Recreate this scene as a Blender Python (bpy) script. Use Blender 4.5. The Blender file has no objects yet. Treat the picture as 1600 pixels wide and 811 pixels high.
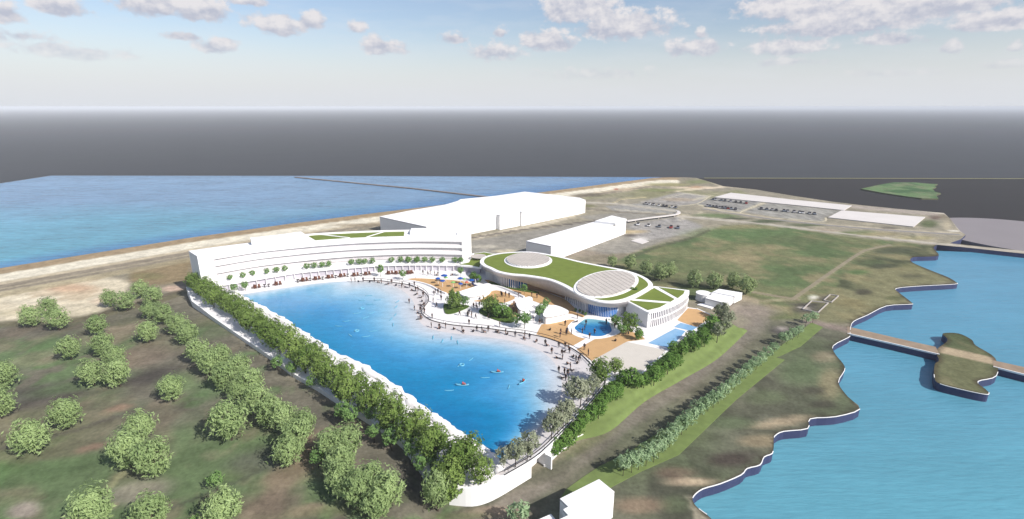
import bpy, bmesh, math, random
import numpy as np
from mathutils import Vector
from mathutils.geometry import delaunay_2d_cdt
random.seed(7); rng = np.random.RandomState(7)
S = bpy.context.scene; COL = S.collection
R = math.radians
H = 65.0; F = 800.0; T = math.atan(239/800)
ZP = 3.6          # level of the paved deck round the lagoon
K = 1.62          # sunlit brightness of a white surface: albedo = displayed colour / K

# ---------------------------------------------------------------- survey helpers
def P(px, py, z=0.0):
    x = (px-800)/F; y = (405.5-py)/F
    d = (x, math.cos(T)+y*math.sin(T), -math.sin(T)+y*math.cos(T))
    s = (z-H)/d[2]
    return Vector((d[0]*s, d[1]*s, z))
def proj(X, Y, Z):
    Z = Z-H
    d = Y*math.cos(T)-Z*math.sin(T); u = Y*math.sin(T)+Z*math.cos(T)
    return 800+F*X/d, 405.5-F*u/d
def height_at(base, ytop):
    lo, hi = 0.0, 60.0
    for _ in range(40):
        m = (lo+hi)/2
        if proj(base.x, base.y, base.z+m)[1] > ytop: lo = m
        else: hi = m
    return lo
def PL(pts, z=0.0): return [P(a, b, z) for a, b in pts]
def XY(pts, z=0.0): return [(v.x, v.y) for v in PL(pts, z)]
def spline(pts, n=6, closed=False):
    pts = [tuple(p) for p in pts]; m = len(pts); out = []
    rngs = range(m if closed else m-1)
    for i in rngs:
        if closed: p0, p1, p2, p3 = pts[i-1], pts[i], pts[(i+1) % m], pts[(i+2) % m]
        else: p0, p1, p2, p3 = pts[max(i-1, 0)], pts[i], pts[i+1], pts[min(i+2, m-1)]
        for k in range(n):
            t = k/n
            out.append(tuple(0.5*((2*b)+(-a+c)*t+(2*a-5*b+4*c-d)*t*t+(-a+3*b-3*c+d)*t**3) for a, b, c, d in zip(p0, p1, p2, p3)))
    if not closed: out.append(pts[-1])
    return out
def area(o): return 0.5*sum(o[i-1][0]*o[i][1]-o[i][0]*o[i-1][1] for i in range(len(o)))
def ccw(o): return list(o) if area(o) > 0 else list(o)[::-1]
def normals2(o, closed=True):
    n = len(o); out = []
    for i in range(n):
        a = o[i-1] if (closed or i > 0) else o[i]; b = o[(i+1) % n] if (closed or i < n-1) else o[i]
        dx, dy = b[0]-a[0], b[1]-a[1]; l = math.hypot(dx, dy) or 1
        out.append((dy/l, -dx/l))
    return out                      # outward for ccw outlines
def inset(o, d):
    return [(p[0]-n[0]*d, p[1]-n[1]*d) for p, n in zip(o, normals2(o))]

# ---------------------------------------------------------------- objects
def link(o, parent=None):
    COL.objects.link(o)
    if parent is not None: o.parent = parent
    return o
def mesh(name, V, Fc, m, parent=None, smooth=False, mi=None):
    me = bpy.data.meshes.new(name); me.from_pydata([tuple(v) for v in V], [], Fc); me.update()
    for x in (m if isinstance(m, (list, tuple)) else [m]): me.materials.append(x)
    if mi is not None: me.polygons.foreach_set('material_index', mi)
    if smooth: me.polygons.foreach_set('use_smooth', [True]*len(me.polygons))
    o = bpy.data.objects.new(name, me); link(o, parent)
    return o
class MB:
    def __init__(s): s.V = []; s.F = []; s.M = []
    def add(s, V, Fc, mi=0):
        b = len(s.V); s.V += [tuple(v) for v in V]; s.F += [tuple(i+b for i in f) for f in Fc]; s.M += [mi]*len(Fc); return s
    def prism(s, o, z0, z1, mi=0, top=True, bottom=True, o1=None):
        fl = area(o) < 0
        o = list(o)[::-1] if fl else list(o); q = o if o1 is None else (list(o1)[::-1] if fl else list(o1))
        n = len(o)
        Fc = [(i, (i+1) % n, n+(i+1) % n, n+i) for i in range(n)]
        if top: Fc.append(tuple(range(n, 2*n)))
        if bottom: Fc.append(tuple(range(n-1, -1, -1)))
        return s.add([(a, b, z0) for a, b in o]+[(a, b, z1) for a, b in q], Fc, mi)
    def box(s, c, d, rz=0, mi=0):
        cs, sn = math.cos(rz), math.sin(rz)
        o = [(c[0]+x*d[0]/2*cs-y*d[1]/2*sn, c[1]+x*d[0]/2*sn+y*d[1]/2*cs) for x, y in ((-1, -1), (1, -1), (1, 1), (-1, 1))]
        return s.prism(o, c[2]-d[2]/2, c[2]+d[2]/2, mi)
    def wall(s, pts, th, z0, z1, mi=0, side=0.0):
        nm = normals2(pts, False)
        a = [(p[0]+n[0]*th*(0.5+side), p[1]+n[1]*th*(0.5+side)) for p, n in zip(pts, nm)]
        b = [(p[0]-n[0]*th*(0.5-side), p[1]-n[1]*th*(0.5-side)) for p, n in zip(pts, nm)]
        n = len(pts); V = [(x, y, z0) for x, y in a]+[(x, y, z0) for x, y in b]+[(x, y, z1) for x, y in a]+[(x, y, z1) for x, y in b]
        Fc = []
        for i in range(n-1):
            Fc += [(i, i+1, 2*n+i+1, 2*n+i), (n+i+1, n+i, 3*n+i, 3*n+i+1), (2*n+i, 2*n+i+1, 3*n+i+1, 3*n+i), (i+1, i, n+i, n+i+1)]
        Fc += [(0, 2*n, 3*n, n), (n-1, 2*n-1, 4*n-1, 3*n-1)]
        return s.add(V, Fc, mi)
    def tube(s, pts, radii, seg=8, mi=0, cap=True):
        pts = [Vector(p) for p in pts]; b = len(s.V); n = len(pts)
        for i, p in enumerate(pts):
            d = (pts[min(i+1, n-1)]-pts[max(i-1, 0)]).normalized()
            u = d.orthogonal().normalized(); w = d.cross(u); r = radii[i] if isinstance(radii, (list, tuple)) else radii
            for k in range(seg):
                a = 2*math.pi*k/seg; s.V.append(tuple(p+u*math.cos(a)*r+w*math.sin(a)*r))
        for i in range(n-1):
            for k in range(seg):
                k2 = (k+1) % seg; s.F.append((b+i*seg+k, b+i*seg+k2, b+(i+1)*seg+k2, b+(i+1)*seg+k)); s.M.append(mi)
        if cap:
            s.F.append(tuple(b+k for k in range(seg))[::-1]); s.F.append(tuple(b+(n-1)*seg+k for k in range(seg))); s.M += [mi, mi]
        return s
    def build(s, name, m, parent=None, smooth=False):
        o = mesh(name, s.V, s.F, m, parent, smooth, s.M); return o
def tag(o, label=None, cat=None, group=None, kind=None):
    if label: o['label'] = label
    if cat: o['category'] = cat
    if group: o['group'] = group
    if kind: o['kind'] = kind
    return o
def struct(o, kind='structure'): o['kind'] = kind; return o
def empty(name, loc, label, cat, group=None, rz=0):
    o = bpy.data.objects.new(name, None); link(o); o.location = loc; o.rotation_euler = (0, 0, rz); o.empty_display_size = .5
    return tag(o, label, cat, group)
def copy_tree(o, parent=None):
    c = o.copy(); COL.objects.link(c)
    if parent is not None: c.parent = parent
    for ch in list(o.children): copy_tree(ch, c)
    return c
ONES = ['', 'first', 'second', 'third', 'fourth', 'fifth', 'sixth', 'seventh', 'eighth', 'ninth', 'tenth', 'eleventh', 'twelfth', 'thirteenth',
        'fourteenth', 'fifteenth', 'sixteenth', 'seventeenth', 'eighteenth', 'nineteenth']
def ordw(i):
    if i < 20: return ONES[i]
    t, u = divmod(i, 10); tn = {2: 'twent', 3: 'thirt', 4: 'fort', 5: 'fift'}[t]
    return tn+'ieth' if u == 0 else tn+'y-'+ONES[u]

# ---------------------------------------------------------------- materials
def lin(c):
    c = c/255.0
    return c/12.92 if c <= 0.04045 else ((c+0.055)/1.055)**2.4
def alb(r, g, b, k=None):
    k = k or K
    return (min(lin(r)/k, .85), min(lin(g)/k, .85), min(lin(b)/k, .85), 1)
def pm(name, col, rough=.8, var=0.06, scale=0.4, spec=.2, bump=0.0, bscale=4):
    m = bpy.data.materials.new(name); m.use_nodes = True; N = m.node_tree.nodes; L = m.node_tree.links
    b = N['Principled BSDF']; b.inputs['Roughness'].default_value = rough; b.inputs['Specular IOR Level'].default_value = spec
    tc = N.new('ShaderNodeTexCoord'); nz = N.new('ShaderNodeTexNoise'); nz.inputs['Scale'].default_value = scale; nz.inputs['Detail'].default_value = 5
    L.new(tc.outputs['Object'], nz.inputs['Vector'])
    mx = N.new('ShaderNodeMix'); mx.data_type = 'RGBA'
    mx.inputs[6].default_value = tuple(max(0, c*(1-var)) for c in col[:3])+(1,); mx.inputs[7].default_value = tuple(min(.9, c*(1+var)) for c in col[:3])+(1,)
    mr = N.new('ShaderNodeMapRange'); mr.inputs[1].default_value = .3; mr.inputs[2].default_value = .7
    L.new(nz.outputs['Fac'], mr.inputs[0]); L.new(mr.outputs[0], mx.inputs[0]); L.new(mx.outputs[2], b.inputs['Base Color'])
    if bump:
        n2 = N.new('ShaderNodeTexNoise'); n2.inputs['Scale'].default_value = bscale; L.new(tc.outputs['Object'], n2.inputs['Vector'])
        bp = N.new('ShaderNodeBump'); bp.inputs['Strength'].default_value = bump; bp.inputs['Distance'].default_value = .1
        L.new(n2.outputs['Fac'], bp.inputs['Height']); L.new(bp.outputs[0], b.inputs['Normal'])
    return m
def attr_mat(name, rough=1, spec=0.05, lo=.8, hi=1.2, scales=(.5, .08), bump=0, bscale=.6, stretch=(1, 1, 1), bdist=.3):
    m = bpy.data.materials.new(name); m.use_nodes = True; N = m.node_tree.nodes; L = m.node_tree.links
    b = N['Principled BSDF']; b.inputs['Roughness'].default_value = rough; b.inputs['Specular IOR Level'].default_value = spec
    at = N.new('ShaderNodeAttribute'); at.attribute_name = 'Col'
    tc = N.new('ShaderNodeTexCoord'); mp = N.new('ShaderNodeMapping'); mp.inputs['Scale'].default_value = stretch; L.new(tc.outputs['Object'], mp.inputs['Vector'])
    last = at.outputs['Color']
    for i, sc in enumerate(scales):
        nz = N.new('ShaderNodeTexNoise'); nz.inputs['Scale'].default_value = sc; nz.inputs['Detail'].default_value = 6; nz.inputs['Roughness'].default_value = .6
        L.new(mp.outputs[0], nz.inputs['Vector'])
        mr = N.new('ShaderNodeMapRange'); mr.inputs[1].default_value = .28; mr.inputs[2].default_value = .72; mr.inputs[3].default_value = lo; mr.inputs[4].default_value = hi
        L.new(nz.outputs['Fac'], mr.inputs[0])
        vm = N.new('ShaderNodeVectorMath'); vm.operation = 'SCALE'; L.new(last, vm.inputs[0]); L.new(mr.outputs[0], vm.inputs['Scale']); last = vm.outputs[0]
    L.new(last, b.inputs['Base Color'])
    if bump:
        n2 = N.new('ShaderNodeTexNoise'); n2.inputs['Scale'].default_value = bscale; n2.inputs['Detail'].default_value = 4; L.new(mp.outputs[0], n2.inputs['Vector'])
        bp = N.new('ShaderNodeBump'); bp.inputs['Strength'].default_value = bump; bp.inputs['Distance'].default_value = bdist
        L.new(n2.outputs['Fac'], bp.inputs['Height']); L.new(bp.outputs[0], b.inputs['Normal'])
    return m
def leaf_mat(name, c0, c1, tr=.25):
    m = bpy.data.materials.new(name); m.use_nodes = True; N = m.node_tree.nodes; L = m.node_tree.links
    N.remove(N['Principled BSDF']); out = N['Material Output']
    at = N.new('ShaderNodeAttribute'); at.attribute_name = 'leaf'
    oi = N.new('ShaderNodeObjectInfo')
    ad = N.new('ShaderNodeMath'); ad.operation = 'MULTIPLY_ADD'; L.new(oi.outputs['Random'], ad.inputs[0]); ad.inputs[1].default_value = .45; L.new(at.outputs['Fac'], ad.inputs[2])
    mx = N.new('ShaderNodeMix'); mx.data_type = 'RGBA'; mx.inputs[6].default_value = c0; mx.inputs[7].default_value = c1
    sb = N.new('ShaderNodeMath'); sb.operation = 'MULTIPLY'; sb.inputs[1].default_value = .72; L.new(ad.outputs[0], sb.inputs[0])
    L.new(sb.outputs[0], mx.inputs[0])
    d = N.new('ShaderNodeBsdfDiffuse'); t = N.new('ShaderNodeBsdfTranslucent'); L.new(mx.outputs[2], d.inputs[0]); L.new(mx.outputs[2], t.inputs[0])
    ms = N.new('ShaderNodeMixShader'); ms.inputs[0].default_value = tr; L.new(d.outputs[0], ms.inputs[1]); L.new(t.outputs[0], ms.inputs[2]); L.new(ms.outputs[0], out.inputs[0])
    return m
M = {}
M['white'] = pm('white_render', (.78, .775, .765), .7, .02, .3)
M['white2'] = pm('white_panel', (.70, .69, .69), .7, .03, .3)
M['deck'] = pm('pale_paving', (.72, .70, .69), .85, .05, .25, bump=.05)
M['beach'] = pm('pale_beach_sand', alb(236, 231, 230), .95, .05, .5)
M['orange'] = pm('orange_paving', alb(226, 184, 132), .9, .05, .5)
M['cream'] = pm('cream_sand', alb(236, 229, 217), .95, .03, .5)
M['lawn'] = pm('roof_lawn', alb(130, 147, 66), .95, .10, .35)
M['lawn2'] = pm('verge_grass', alb(128, 147, 86), .95, .14, .5)
M['lawn3'] = pm('shrub_bed_grass', alb(86, 112, 45), .95, .15, .8)
M['navy'] = pm('bank_wall_navy', alb(70, 76, 112), .5, .08, .2)
M['kerbw'] = pm('white_kerb', (.75, .74, .72), .8, .03)
M['glassgrey'] = pm('grey_glazing', alb(186, 184, 200), .25, .15, .25, .5)
M['glassblue'] = pm('blue_glazing', alb(26, 122, 206), .15, .18, .3, .5)
M['fascia'] = pm('stone_fascia', alb(196, 191, 190, 1.15), .85, .08, 1.2)
M['brown'] = pm('brown_wall', alb(170, 138, 112), .9, .08, .5)
M['dark'] = pm('dark_metal', (.025, .022, .022), .5, .1)
M['poolblue'] = pm('pool_water', alb(150, 202, 244), .15, .06, .3, .4, bump=.06, bscale=1.5)
M['greyroof'] = pm('far_flat_roof', alb(246, 240, 234), .9, .04, .08)
M['disc'] = pm('grey_platform', alb(158, 152, 154), .95, .03, .05)
M['wood'] = pm('chair_wood', (.11, .045, .028), .7, .15, 3)
M['trunk'] = pm('bark', (.05, .038, .03), .95, .2, 3)
M['rock'] = pm('white_rock', (.74, .72, .70), .9, .06, .5, bump=.5, bscale=.8)
M['lattice'] = pm('skylight_glass', alb(226, 218, 208), .6, .10, .35, .4)
M['bars'] = pm('skylight_bars', alb(208, 200, 192), .6, .05)
M['blue_u'] = pm('blue_canopy', alb(40, 95, 185), .8, .05)
M['green_u'] = pm('green_canopy', alb(150, 205, 120), .8, .05)
M['red_u'] = pm('coral_canopy', alb(225, 120, 95), .8, .05)
M['board'] = pm('pale_board', alb(120, 200, 230), .4, .04)
M['red'] = pm('red_vest', (.55, .06, .03), .7, .05)
M['breakw'] = pm('breakwater_stone', alb(150, 143, 138), .95, .2, .3)
M['yellow'] = pm('edge_strip_paint', alb(150, 148, 108), .95, .05)
M['ground'] = pm('dark_ground', alb(85, 88, 92), 1, .03, .02, 0)
M['plain'] = pm('lower_plain', alb(70, 69, 70), 1, .03, .02, 0)

# cloth / skin
def person_cloth():
    m = pm('dark_clothing', (.02, .018, .018), .9, .1); N = m.node_tree.nodes; L = m.node_tree.links
    oi = N.new('ShaderNodeObjectInfo'); cr = N.new('ShaderNodeValToRGB'); e = cr.color_ramp.elements
    e[0].color = (.012, .011, .012, 1); e[1].color = (.035, .02, .018, 1)
    for p, c in ((.3, (.018, .015, .016, 1)), (.55, (.016, .018, .03, 1)), (.8, (.028, .022, .022, 1))):
        q = e.new(p); q.color = c
    cr.color_ramp.interpolation = 'CONSTANT'
    L.new(oi.outputs['Random'], cr.inputs[0]); L.new(cr.outputs[0], N['Principled BSDF'].inputs['Base Color']); return m
M['cloth'] = person_cloth()
M['skin'] = pm('skin', (.36, .19, .12), .6, .05); M['hair'] = pm('hair', (.02, .014, .01), .7, .05)

# ---------------------------------------------------------------- camera, sun, sky
cam = bpy.data.cameras.new('camera'); co = bpy.data.objects.new('camera', cam); link(co)
co.location = (0, 0, H); co.rotation_euler = (math.pi/2-T, 0, 0); cam.sensor_width = 36; cam.lens = 18; cam.clip_end = 200000; cam.clip_start = .5
S.camera = co
SUN_EL, SUN_AZ = R(38), math.atan2(.8, -.6)
sd = Vector((math.sin(SUN_AZ)*math.cos(SUN_EL), math.cos(SUN_AZ)*math.cos(SUN_EL), math.sin(SUN_EL)))
sl = bpy.data.lights.new('sun', 'SUN'); sl.energy = 5.0; sl.angle = R(.5); sl.color = (1, .955, .90)
so = bpy.data.objects.new('sun', sl); link(so); so.rotation_euler = sd.to_track_quat('Z', 'Y').to_euler(); so.location = (60, -40, 150)

def build_world():
    w = bpy.data.worlds.new('World'); S.world = w; w.use_nodes = True; N = w.node_tree.nodes; L = w.node_tree.links
    bg = N['Background']; bg.inputs['Strength'].default_value = .125
    sk = N.new('ShaderNodeTexSky'); sk.sky_type = 'NISHITA'; sk.sun_disc = False; sk.sun_elevation = SUN_EL; sk.sun_rotation = SUN_AZ
    sk.air_density = 1.0; sk.dust_density = 1.2; sk.ozone_density = 1.6
    tc = N.new('ShaderNodeTexCoord'); sp = N.new('ShaderNodeSeparateXYZ'); L.new(tc.outputs['Generated'], sp.inputs[0])
    def math_(op, a, b=None, c=None):
        n = N.new('ShaderNodeMath'); n.operation = op
        for i, v in enumerate((a, b, c)):
            if v is None: continue
            if isinstance(v, (int, float)): n.inputs[i].default_value = v
            else: L.new(v, n.inputs[i])
        return n.outputs[0]
    az = math_('ARCTAN2', sp.outputs[0], sp.outputs[1]); el = math_('ARCSINE', sp.outputs[2])
    cb = N.new('ShaderNodeCombineXYZ'); L.new(az, cb.inputs[0]); L.new(el, cb.inputs[1])
    def noise(scale, detail, vec, rough=.55):
        n = N.new('ShaderNodeTexNoise'); n.inputs['Scale'].default_value = scale; n.inputs['Detail'].default_value = detail; n.inputs['Roughness'].default_value = rough
        L.new(vec, n.inputs['Vector']); return n
    def vm(op, a, b):
        n = N.new('ShaderNodeVectorMath'); n.operation = op; L.new(a, n.inputs[0])
        if isinstance(b, tuple): n.inputs[1].default_value = b
        else: L.new(b, n.inputs[1])
        return n
    st = vm('MULTIPLY', cb.outputs[0], (1, 1.4, 1)).outputs[0]
    wz = noise(9, 3, st); wob = vm('SUBTRACT', wz.outputs['Color'], (.5, .5, .5)).outputs[0]
    wob = vm('MULTIPLY', wob, (.034, .018, 0)).outputs[0]
    pos = vm('ADD', cb.outputs[0], wob).outputs[0]
    clouds = [(92, 12, 52, 17, 1), (20, 28, 34, 20, .8), (250, 8, 75, 22, 1), (318, 18, 52, 22, 1), (385, 2, 34, 10, .9), (432, 42, 56, 17, 1), (487, 34, 30, 16, 1), (340, 74, 38, 13, .9),
              (285, 57, 44, 8, .75), (562, 46, 18, 12, .9), (596, 76, 46, 15, .9), (705, 62, 28, 11, .85), (775, 84, 60, 17, .75), (782, 51, 15, 9, .8), (905, 14, 72, 30, 1.1), (975, 42, 86, 25, 1.1),
              (855, 66, 46, 19, 1), (1085, 78, 60, 16, .9), (1092, 54, 15, 10, .9), (1250, 14, 110, 28, 1), (1400, 12, 230, 26, 1.05), (1310, 42, 150, 20, .95), (1550, 34, 80, 20, 1), (1235, 78, 80, 15, .85),
              (1488, 74, 20, 12, .9), (1400, 62, 70, 11, .8), (1590, 71, 16, 10, .8), (1572, 100, 60, 10, .7), (110, 84, 120, 15, .66), (1390, 116, 110, 9, .6), (930, 118, 130, 11, .6), (40, 60, 50, 14, .7), (1230, 100, 60, 9, .65)]
    fld = None; shade = None
    for (cx, cy, rx, ry, wt) in clouds:
        v = (P(cx, cy, 1e4 if cy < 166 else 0)-Vector((0, 0, H))).normalized()
        a0 = math.atan2(v.x, v.y); e0 = math.asin(v.z)
        k = 1/(F/math.cos(a0)**2*1.0); ra = rx*k*1.12; re = ry/F*math.cos(a0)*1.38
        d = vm('SUBTRACT', pos, (a0, e0, 0)).outputs[0]; d = vm('MULTIPLY', d, (1/ra, 1/re, 0)).outputs[0]; dy_ = d; d = vm('MAXIMUM', d, vm('MULTIPLY', d, (1, -1.6, 1)).outputs[0]).outputs[0]
        ln = N.new('ShaderNodeVectorMath'); ln.operation = 'LENGTH'; L.new(d, ln.inputs[0])
        f = math_('MULTIPLY_ADD', ln.outputs['Value'], -wt, wt)
        sx = N.new('ShaderNodeSeparateXYZ'); L.new(dy_, sx.inputs[0])
        g = math_('MULTIPLY', math_('MAXIMUM', f, 0), sx.outputs[1])
        fld = f if fld is None else math_('SMOOTH_MAX', fld, f, .15)
        shade = g if shade is None else math_('ADD', shade, g)
    n1 = noise(34, 9, st, .6); n1b = noise(34, 9, vm('ADD', st, (-.006, -.013, 0)).outputs[0], .6)
    dens = math_('ADD', fld, math_('MULTIPLY', math_('SUBTRACT', n1.outputs['Fac'], .5), 1.5))
    mr = N.new('ShaderNodeMapRange'); mr.interpolation_type = 'SMOOTHSTEP'; mr.inputs[1].default_value = .12; mr.inputs[2].default_value = .5; L.new(dens, mr.inputs[0])
    # fade of the clouds into the bright horizon
    hz = N.new('ShaderNodeMapRange'); hz.inputs[1].default_value = .03; hz.inputs[2].default_value = .11; hz.interpolation_type = 'SMOOTHSTEP'; L.new(el, hz.inputs[0])
    al = math_('MULTIPLY', mr.outputs[0], math_('MULTIPLY_ADD', hz.outputs[0], .84, .12))
    # thin high streaks
    wn = noise(5.5, 6, vm('MULTIPLY', cb.outputs[0], (1, 5, 1)).outputs[0], .62); ws = N.new('ShaderNodeMapRange'); ws.inputs[1].default_value = .46; ws.inputs[2].default_value = .75; ws.inputs[4].default_value = .28; L.new(wn.outputs['Fac'], ws.inputs[0])
    up = math_('MAXIMUM', el, 0)
    lit = math_('ADD', math_('MULTIPLY', math_('SUBTRACT', n1.outputs['Fac'], n1b.outputs['Fac']), 2.0), math_('MULTIPLY_ADD', shade, 1.1, .44))
    lr = N.new('ShaderNodeMapRange'); L.new(lit, lr.inputs[0]); lr.inputs[1].default_value = .12; lr.inputs[2].default_value = .85
    cc = N.new('ShaderNodeMix'); cc.data_type = 'RGBA'; L.new(lr.outputs[0], cc.inputs[0]); cc.inputs[6].default_value = CLOUD_LO; cc.inputs[7].default_value = CLOUD_HI
    # horizon whitening (haze seen through the long air path, in the sky itself)
    base = N.new('ShaderNodeMix'); base.data_type = 'RGBA'; base.inputs[7].default_value = SKY_HZ
    L.new(vm('MULTIPLY', sk.outputs[0], (.93, .86, .86)).outputs[0], base.inputs[6])
    hw = N.new('ShaderNodeMapRange'); hw.interpolation_type = 'SMOOTHSTEP'; hw.inputs[1].default_value = .0; hw.inputs[2].default_value = .15; hw.inputs[3].default_value = .9; hw.inputs[4].default_value = .0; L.new(el, hw.inputs[0])
    L.new(hw.outputs[0], base.inputs[0])
    b2 = N.new('ShaderNodeMix'); b2.data_type = 'RGBA'; L.new(ws.outputs[0], b2.inputs[0]); L.new(base.outputs[2], b2.inputs[6]); b2.inputs[7].default_value = SKY_HZ
    fin = N.new('ShaderNodeMix'); fin.data_type = 'RGBA'; L.new(al, fin.inputs[0]); L.new(b2.outputs[2], fin.inputs[6]); L.new(cc.outputs[2], fin.inputs[7])
    L.new(fin.outputs[2], bg.inputs['Color'])
CLOUD_LO = (3.25, 3.4, 4.0, 1); CLOUD_HI = (5.1, 4.95, 5.05, 1); SKY_HZ = (4.75, 4.95, 5.3, 1)
build_world()
S.view_settings.view_transform = 'Standard'; S.view_settings.look = 'None'; S.view_settings.gamma = 1; S.view_settings.use_curve_mapping = False
S.view_settings.exposure = 0.35
S.cycles.volume_bounces = 0
S.cycles.max_bounces = 6

# ---------------------------------------------------------------- numpy noise and painting
def vnoise(x, y, seed):
    xi = np.floor(x).astype(np.int64); yi = np.floor(y).astype(np.int64); fx = x-xi; fy = y-yi
    fx = fx*fx*(3-2*fx); fy = fy*fy*(3-2*fy)
    def h(a, b):
        n = (a*374761393+b*668265263+seed*1442695041) & 0x7fffffff
        n = ((n ^ (n >> 13))*1274126177) & 0x7fffffff
        return ((n ^ (n >> 16)) & 0xffff)/65535.0
    return (h(xi, yi)*(1-fx)+h(xi+1, yi)*fx)*(1-fy)+(h(xi, yi+1)*(1-fx)+h(xi+1, yi+1)*fx)*fy
def fbm(x, y, sc, seed, o=4):
    v = 0; a = .5; t = 0
    for k in range(o):
        v = v+a*vnoise(x*sc*2**k, y*sc*2**k, seed+k*17); t += a; a *= .55
    return v/t
def sstep(a, b, x):
    t = np.clip((x-a)/(b-a), 0, 1); return t*t*(3-2*t)
def inside(px, py, poly):
    r = np.zeros(len(px), bool); n = len(poly)
    for i in range(n):
        x1, y1 = poly[i-1]; x2, y2 = poly[i]
        if y1 == y2: continue
        c = ((y1 > py) != (y2 > py)) & (px < (x2-x1)*(py-y1)/(y2-y1)+x1); r ^= c
    return r
def segdist(px, py, pts, closed=False):
    d = np.full(len(px), 1e9); n = len(pts)
    for i in range(n if closed else n-1):
        x1, y1 = pts[i][:2]; x2, y2 = pts[(i+1) % n][:2]; dx, dy = x2-x1, y2-y1; l = dx*dx+dy*dy or 1e-9
        t = np.clip(((px-x1)*dx+(py-y1)*dy)/l, 0, 1)
        d = np.minimum(d, np.hypot(px-x1-t*dx, py-y1-t*dy))
    return d
def proj_np(X, Y, Z):
    Z = Z-H; d = Y*math.cos(T)-Z*math.sin(T); u = Y*math.sin(T)+Z*math.cos(T)
    return 800+F*X/d, 405.5-F*u/d
def cdt_mesh(name, outline, pts, m, zf, paint, parent=None):
    """triangulated sheet: exact outline plus interior survey points, with a painted albedo attribute"""
    n = len(outline)
    vs = [Vector(p[:2]) for p in outline]+[Vector(p[:2]) for p in pts]
    V, E, Fc, *_ = delaunay_2d_cdt(vs, [(i, (i+1) % n) for i in range(n)], [], 1, 1e-4)
    X = np.array([v.x for v in V]); Y = np.array([v.y for v in V]); Z = zf(X, Y)
    o = mesh(name, np.stack([X, Y, Z], 1), [tuple(f) for f in Fc], m, parent, True)
    me = o.data
    if me.polygons[0].normal.z < 0: me.flip_normals()
    c = paint(X, Y, Z); ca = me.color_attributes.new('Col', 'FLOAT_COLOR', 'POINT')
    ca.data.foreach_set('color', np.concatenate([c, np.ones((len(c), 1))], 1).ravel().astype(np.float32))
    return o
def lin_np(c):
    c = np.clip(c/255.0, 0, 1); return np.where(c <= .04045, c/12.92, ((c+.055)/1.055)**2.4)

# ================================================================= SETTING
G = 60000
struct(mesh('ground', [(-G, -2000, -3.2), (G, -2000, -3.2), (G, G, -3.2), (-G, G, -3.2)], [(0, 1, 2, 3)], M['ground']))
# darker lower plain on the right, with its pale yellow edge strip
far0, far1 = P(1075, 278.5, -3.1), P(2600, 281.5, -3.1)
struct(mesh('lower_ground', [far0, P(900, 340, -3.1), P(1100, 420, -3.1), P(2600, 520, -3.1), far1], [(0, 1, 2, 3, 4)], M['plain']))
struct(MB().wall([(far0.x+16, far0.y), (far1.x, far1.y)], 2.2, -3.05, -2.7).build('edge_strip', M['yellow']))

shore = [(-420, 481), (-200, 449), (0, 419), (150, 395), (300, 371), (450, 350), (600, 331), (750, 313), (860, 298.5), (950, 287), (1020, 278), (1045, 277)]
def shore_y(x): return np.interp(x, [p[0] for p in shore], [p[1] for p in shore])
lake_edge = [(1465, 382), (1462, 384), (1459, 388), (1467, 399), (1450, 401), (1427, 402), (1424, 409), (1452.5, 421.7), (1481, 433), (1494, 441), (1491, 444), (1436.5, 447), (1401, 450.5), (1404.5, 457), (1425, 473),
             (1420.5, 475.5), (1385, 478), (1356, 492), (1334, 502), (1329, 512), (1328, 522), (1326, 527), (1302, 540), (1305, 553), (1318, 569), (1319.5, 579), (1310, 598), (1325, 620), (1343.5, 639), (1306, 651),
             (1266, 654.4), (1262, 669.5), (1224.5, 674), (1212, 680), (1209, 686), (1209, 697), (1206.5, 708.5), (1194, 714), (1187.5, 726.4), (1167.5, 732), (1158, 742), (1125, 756), (1098, 764), (1084, 775), (1083, 784), (1092, 795), (1112, 811), (1140, 850), (1150, 1000)]
land_px = shore+[(1072, 277), (1088, 278), (1105, 283), (1130, 291), (1180, 296), (1240, 306), (1300, 315), (1350, 321), (1400, 326), (1475, 333), (1484, 341), (1500, 361), (1509, 367), (1501, 374), (1484, 380),
                 (1540, 386), (1600, 392), (1800, 411), (1800, 416), (1600, 396.5), (1540, 390)]+spline(lake_edge, 3)+[(-420, 1000)]
def tz_px(px, py):                # rise of the wooded ground towards the lagoon dam
    return 2.6*sstep(430, 520, py)*(1-sstep(610, 690, px))
def tz(X, Y):
    z = np.zeros_like(X)
    for _ in range(4):
        a, b = proj_np(X, Y, z); z = tz_px(a, b)
    return z
def Pt(px, py):
    z = float(tz_px(np.array([px*1.0]), np.array([py*1.0]))[0]); return P(px, py, z)
land_w = [tuple(Pt(a, b))[:2] for a, b in land_px]
pts = []
yy = 279.0
while yy < 1000:
    stp = 2.2 if yy < 330 else (3.0 if yy < 480 else 5.5)
    xs = np.arange(-420, 1800, stp*1.35)
    pts.append(np.stack([xs+rng.uniform(-.5, .5, len(xs)), np.full(len(xs), yy)], 1)); yy += stp*(.7 if yy < 480 else 1)
pts = np.concatenate(pts)
keep = inside(pts[:, 0], pts[:, 1], land_px) & (segdist(pts[:, 0], pts[:, 1], land_px, True) > 1.2)
pts = pts[keep]
# no need for detail under the lagoon
lag_in = [(400, 480), (560, 455), (660, 480), (720, 520), (860, 560), (850, 650), (770, 700), (600, 580)]
pts = pts[~inside(pts[:, 0], pts[:, 1], lag_in)]
pw = np.array([tuple(Pt(a, b))[:2] for a, b in pts])

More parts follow.
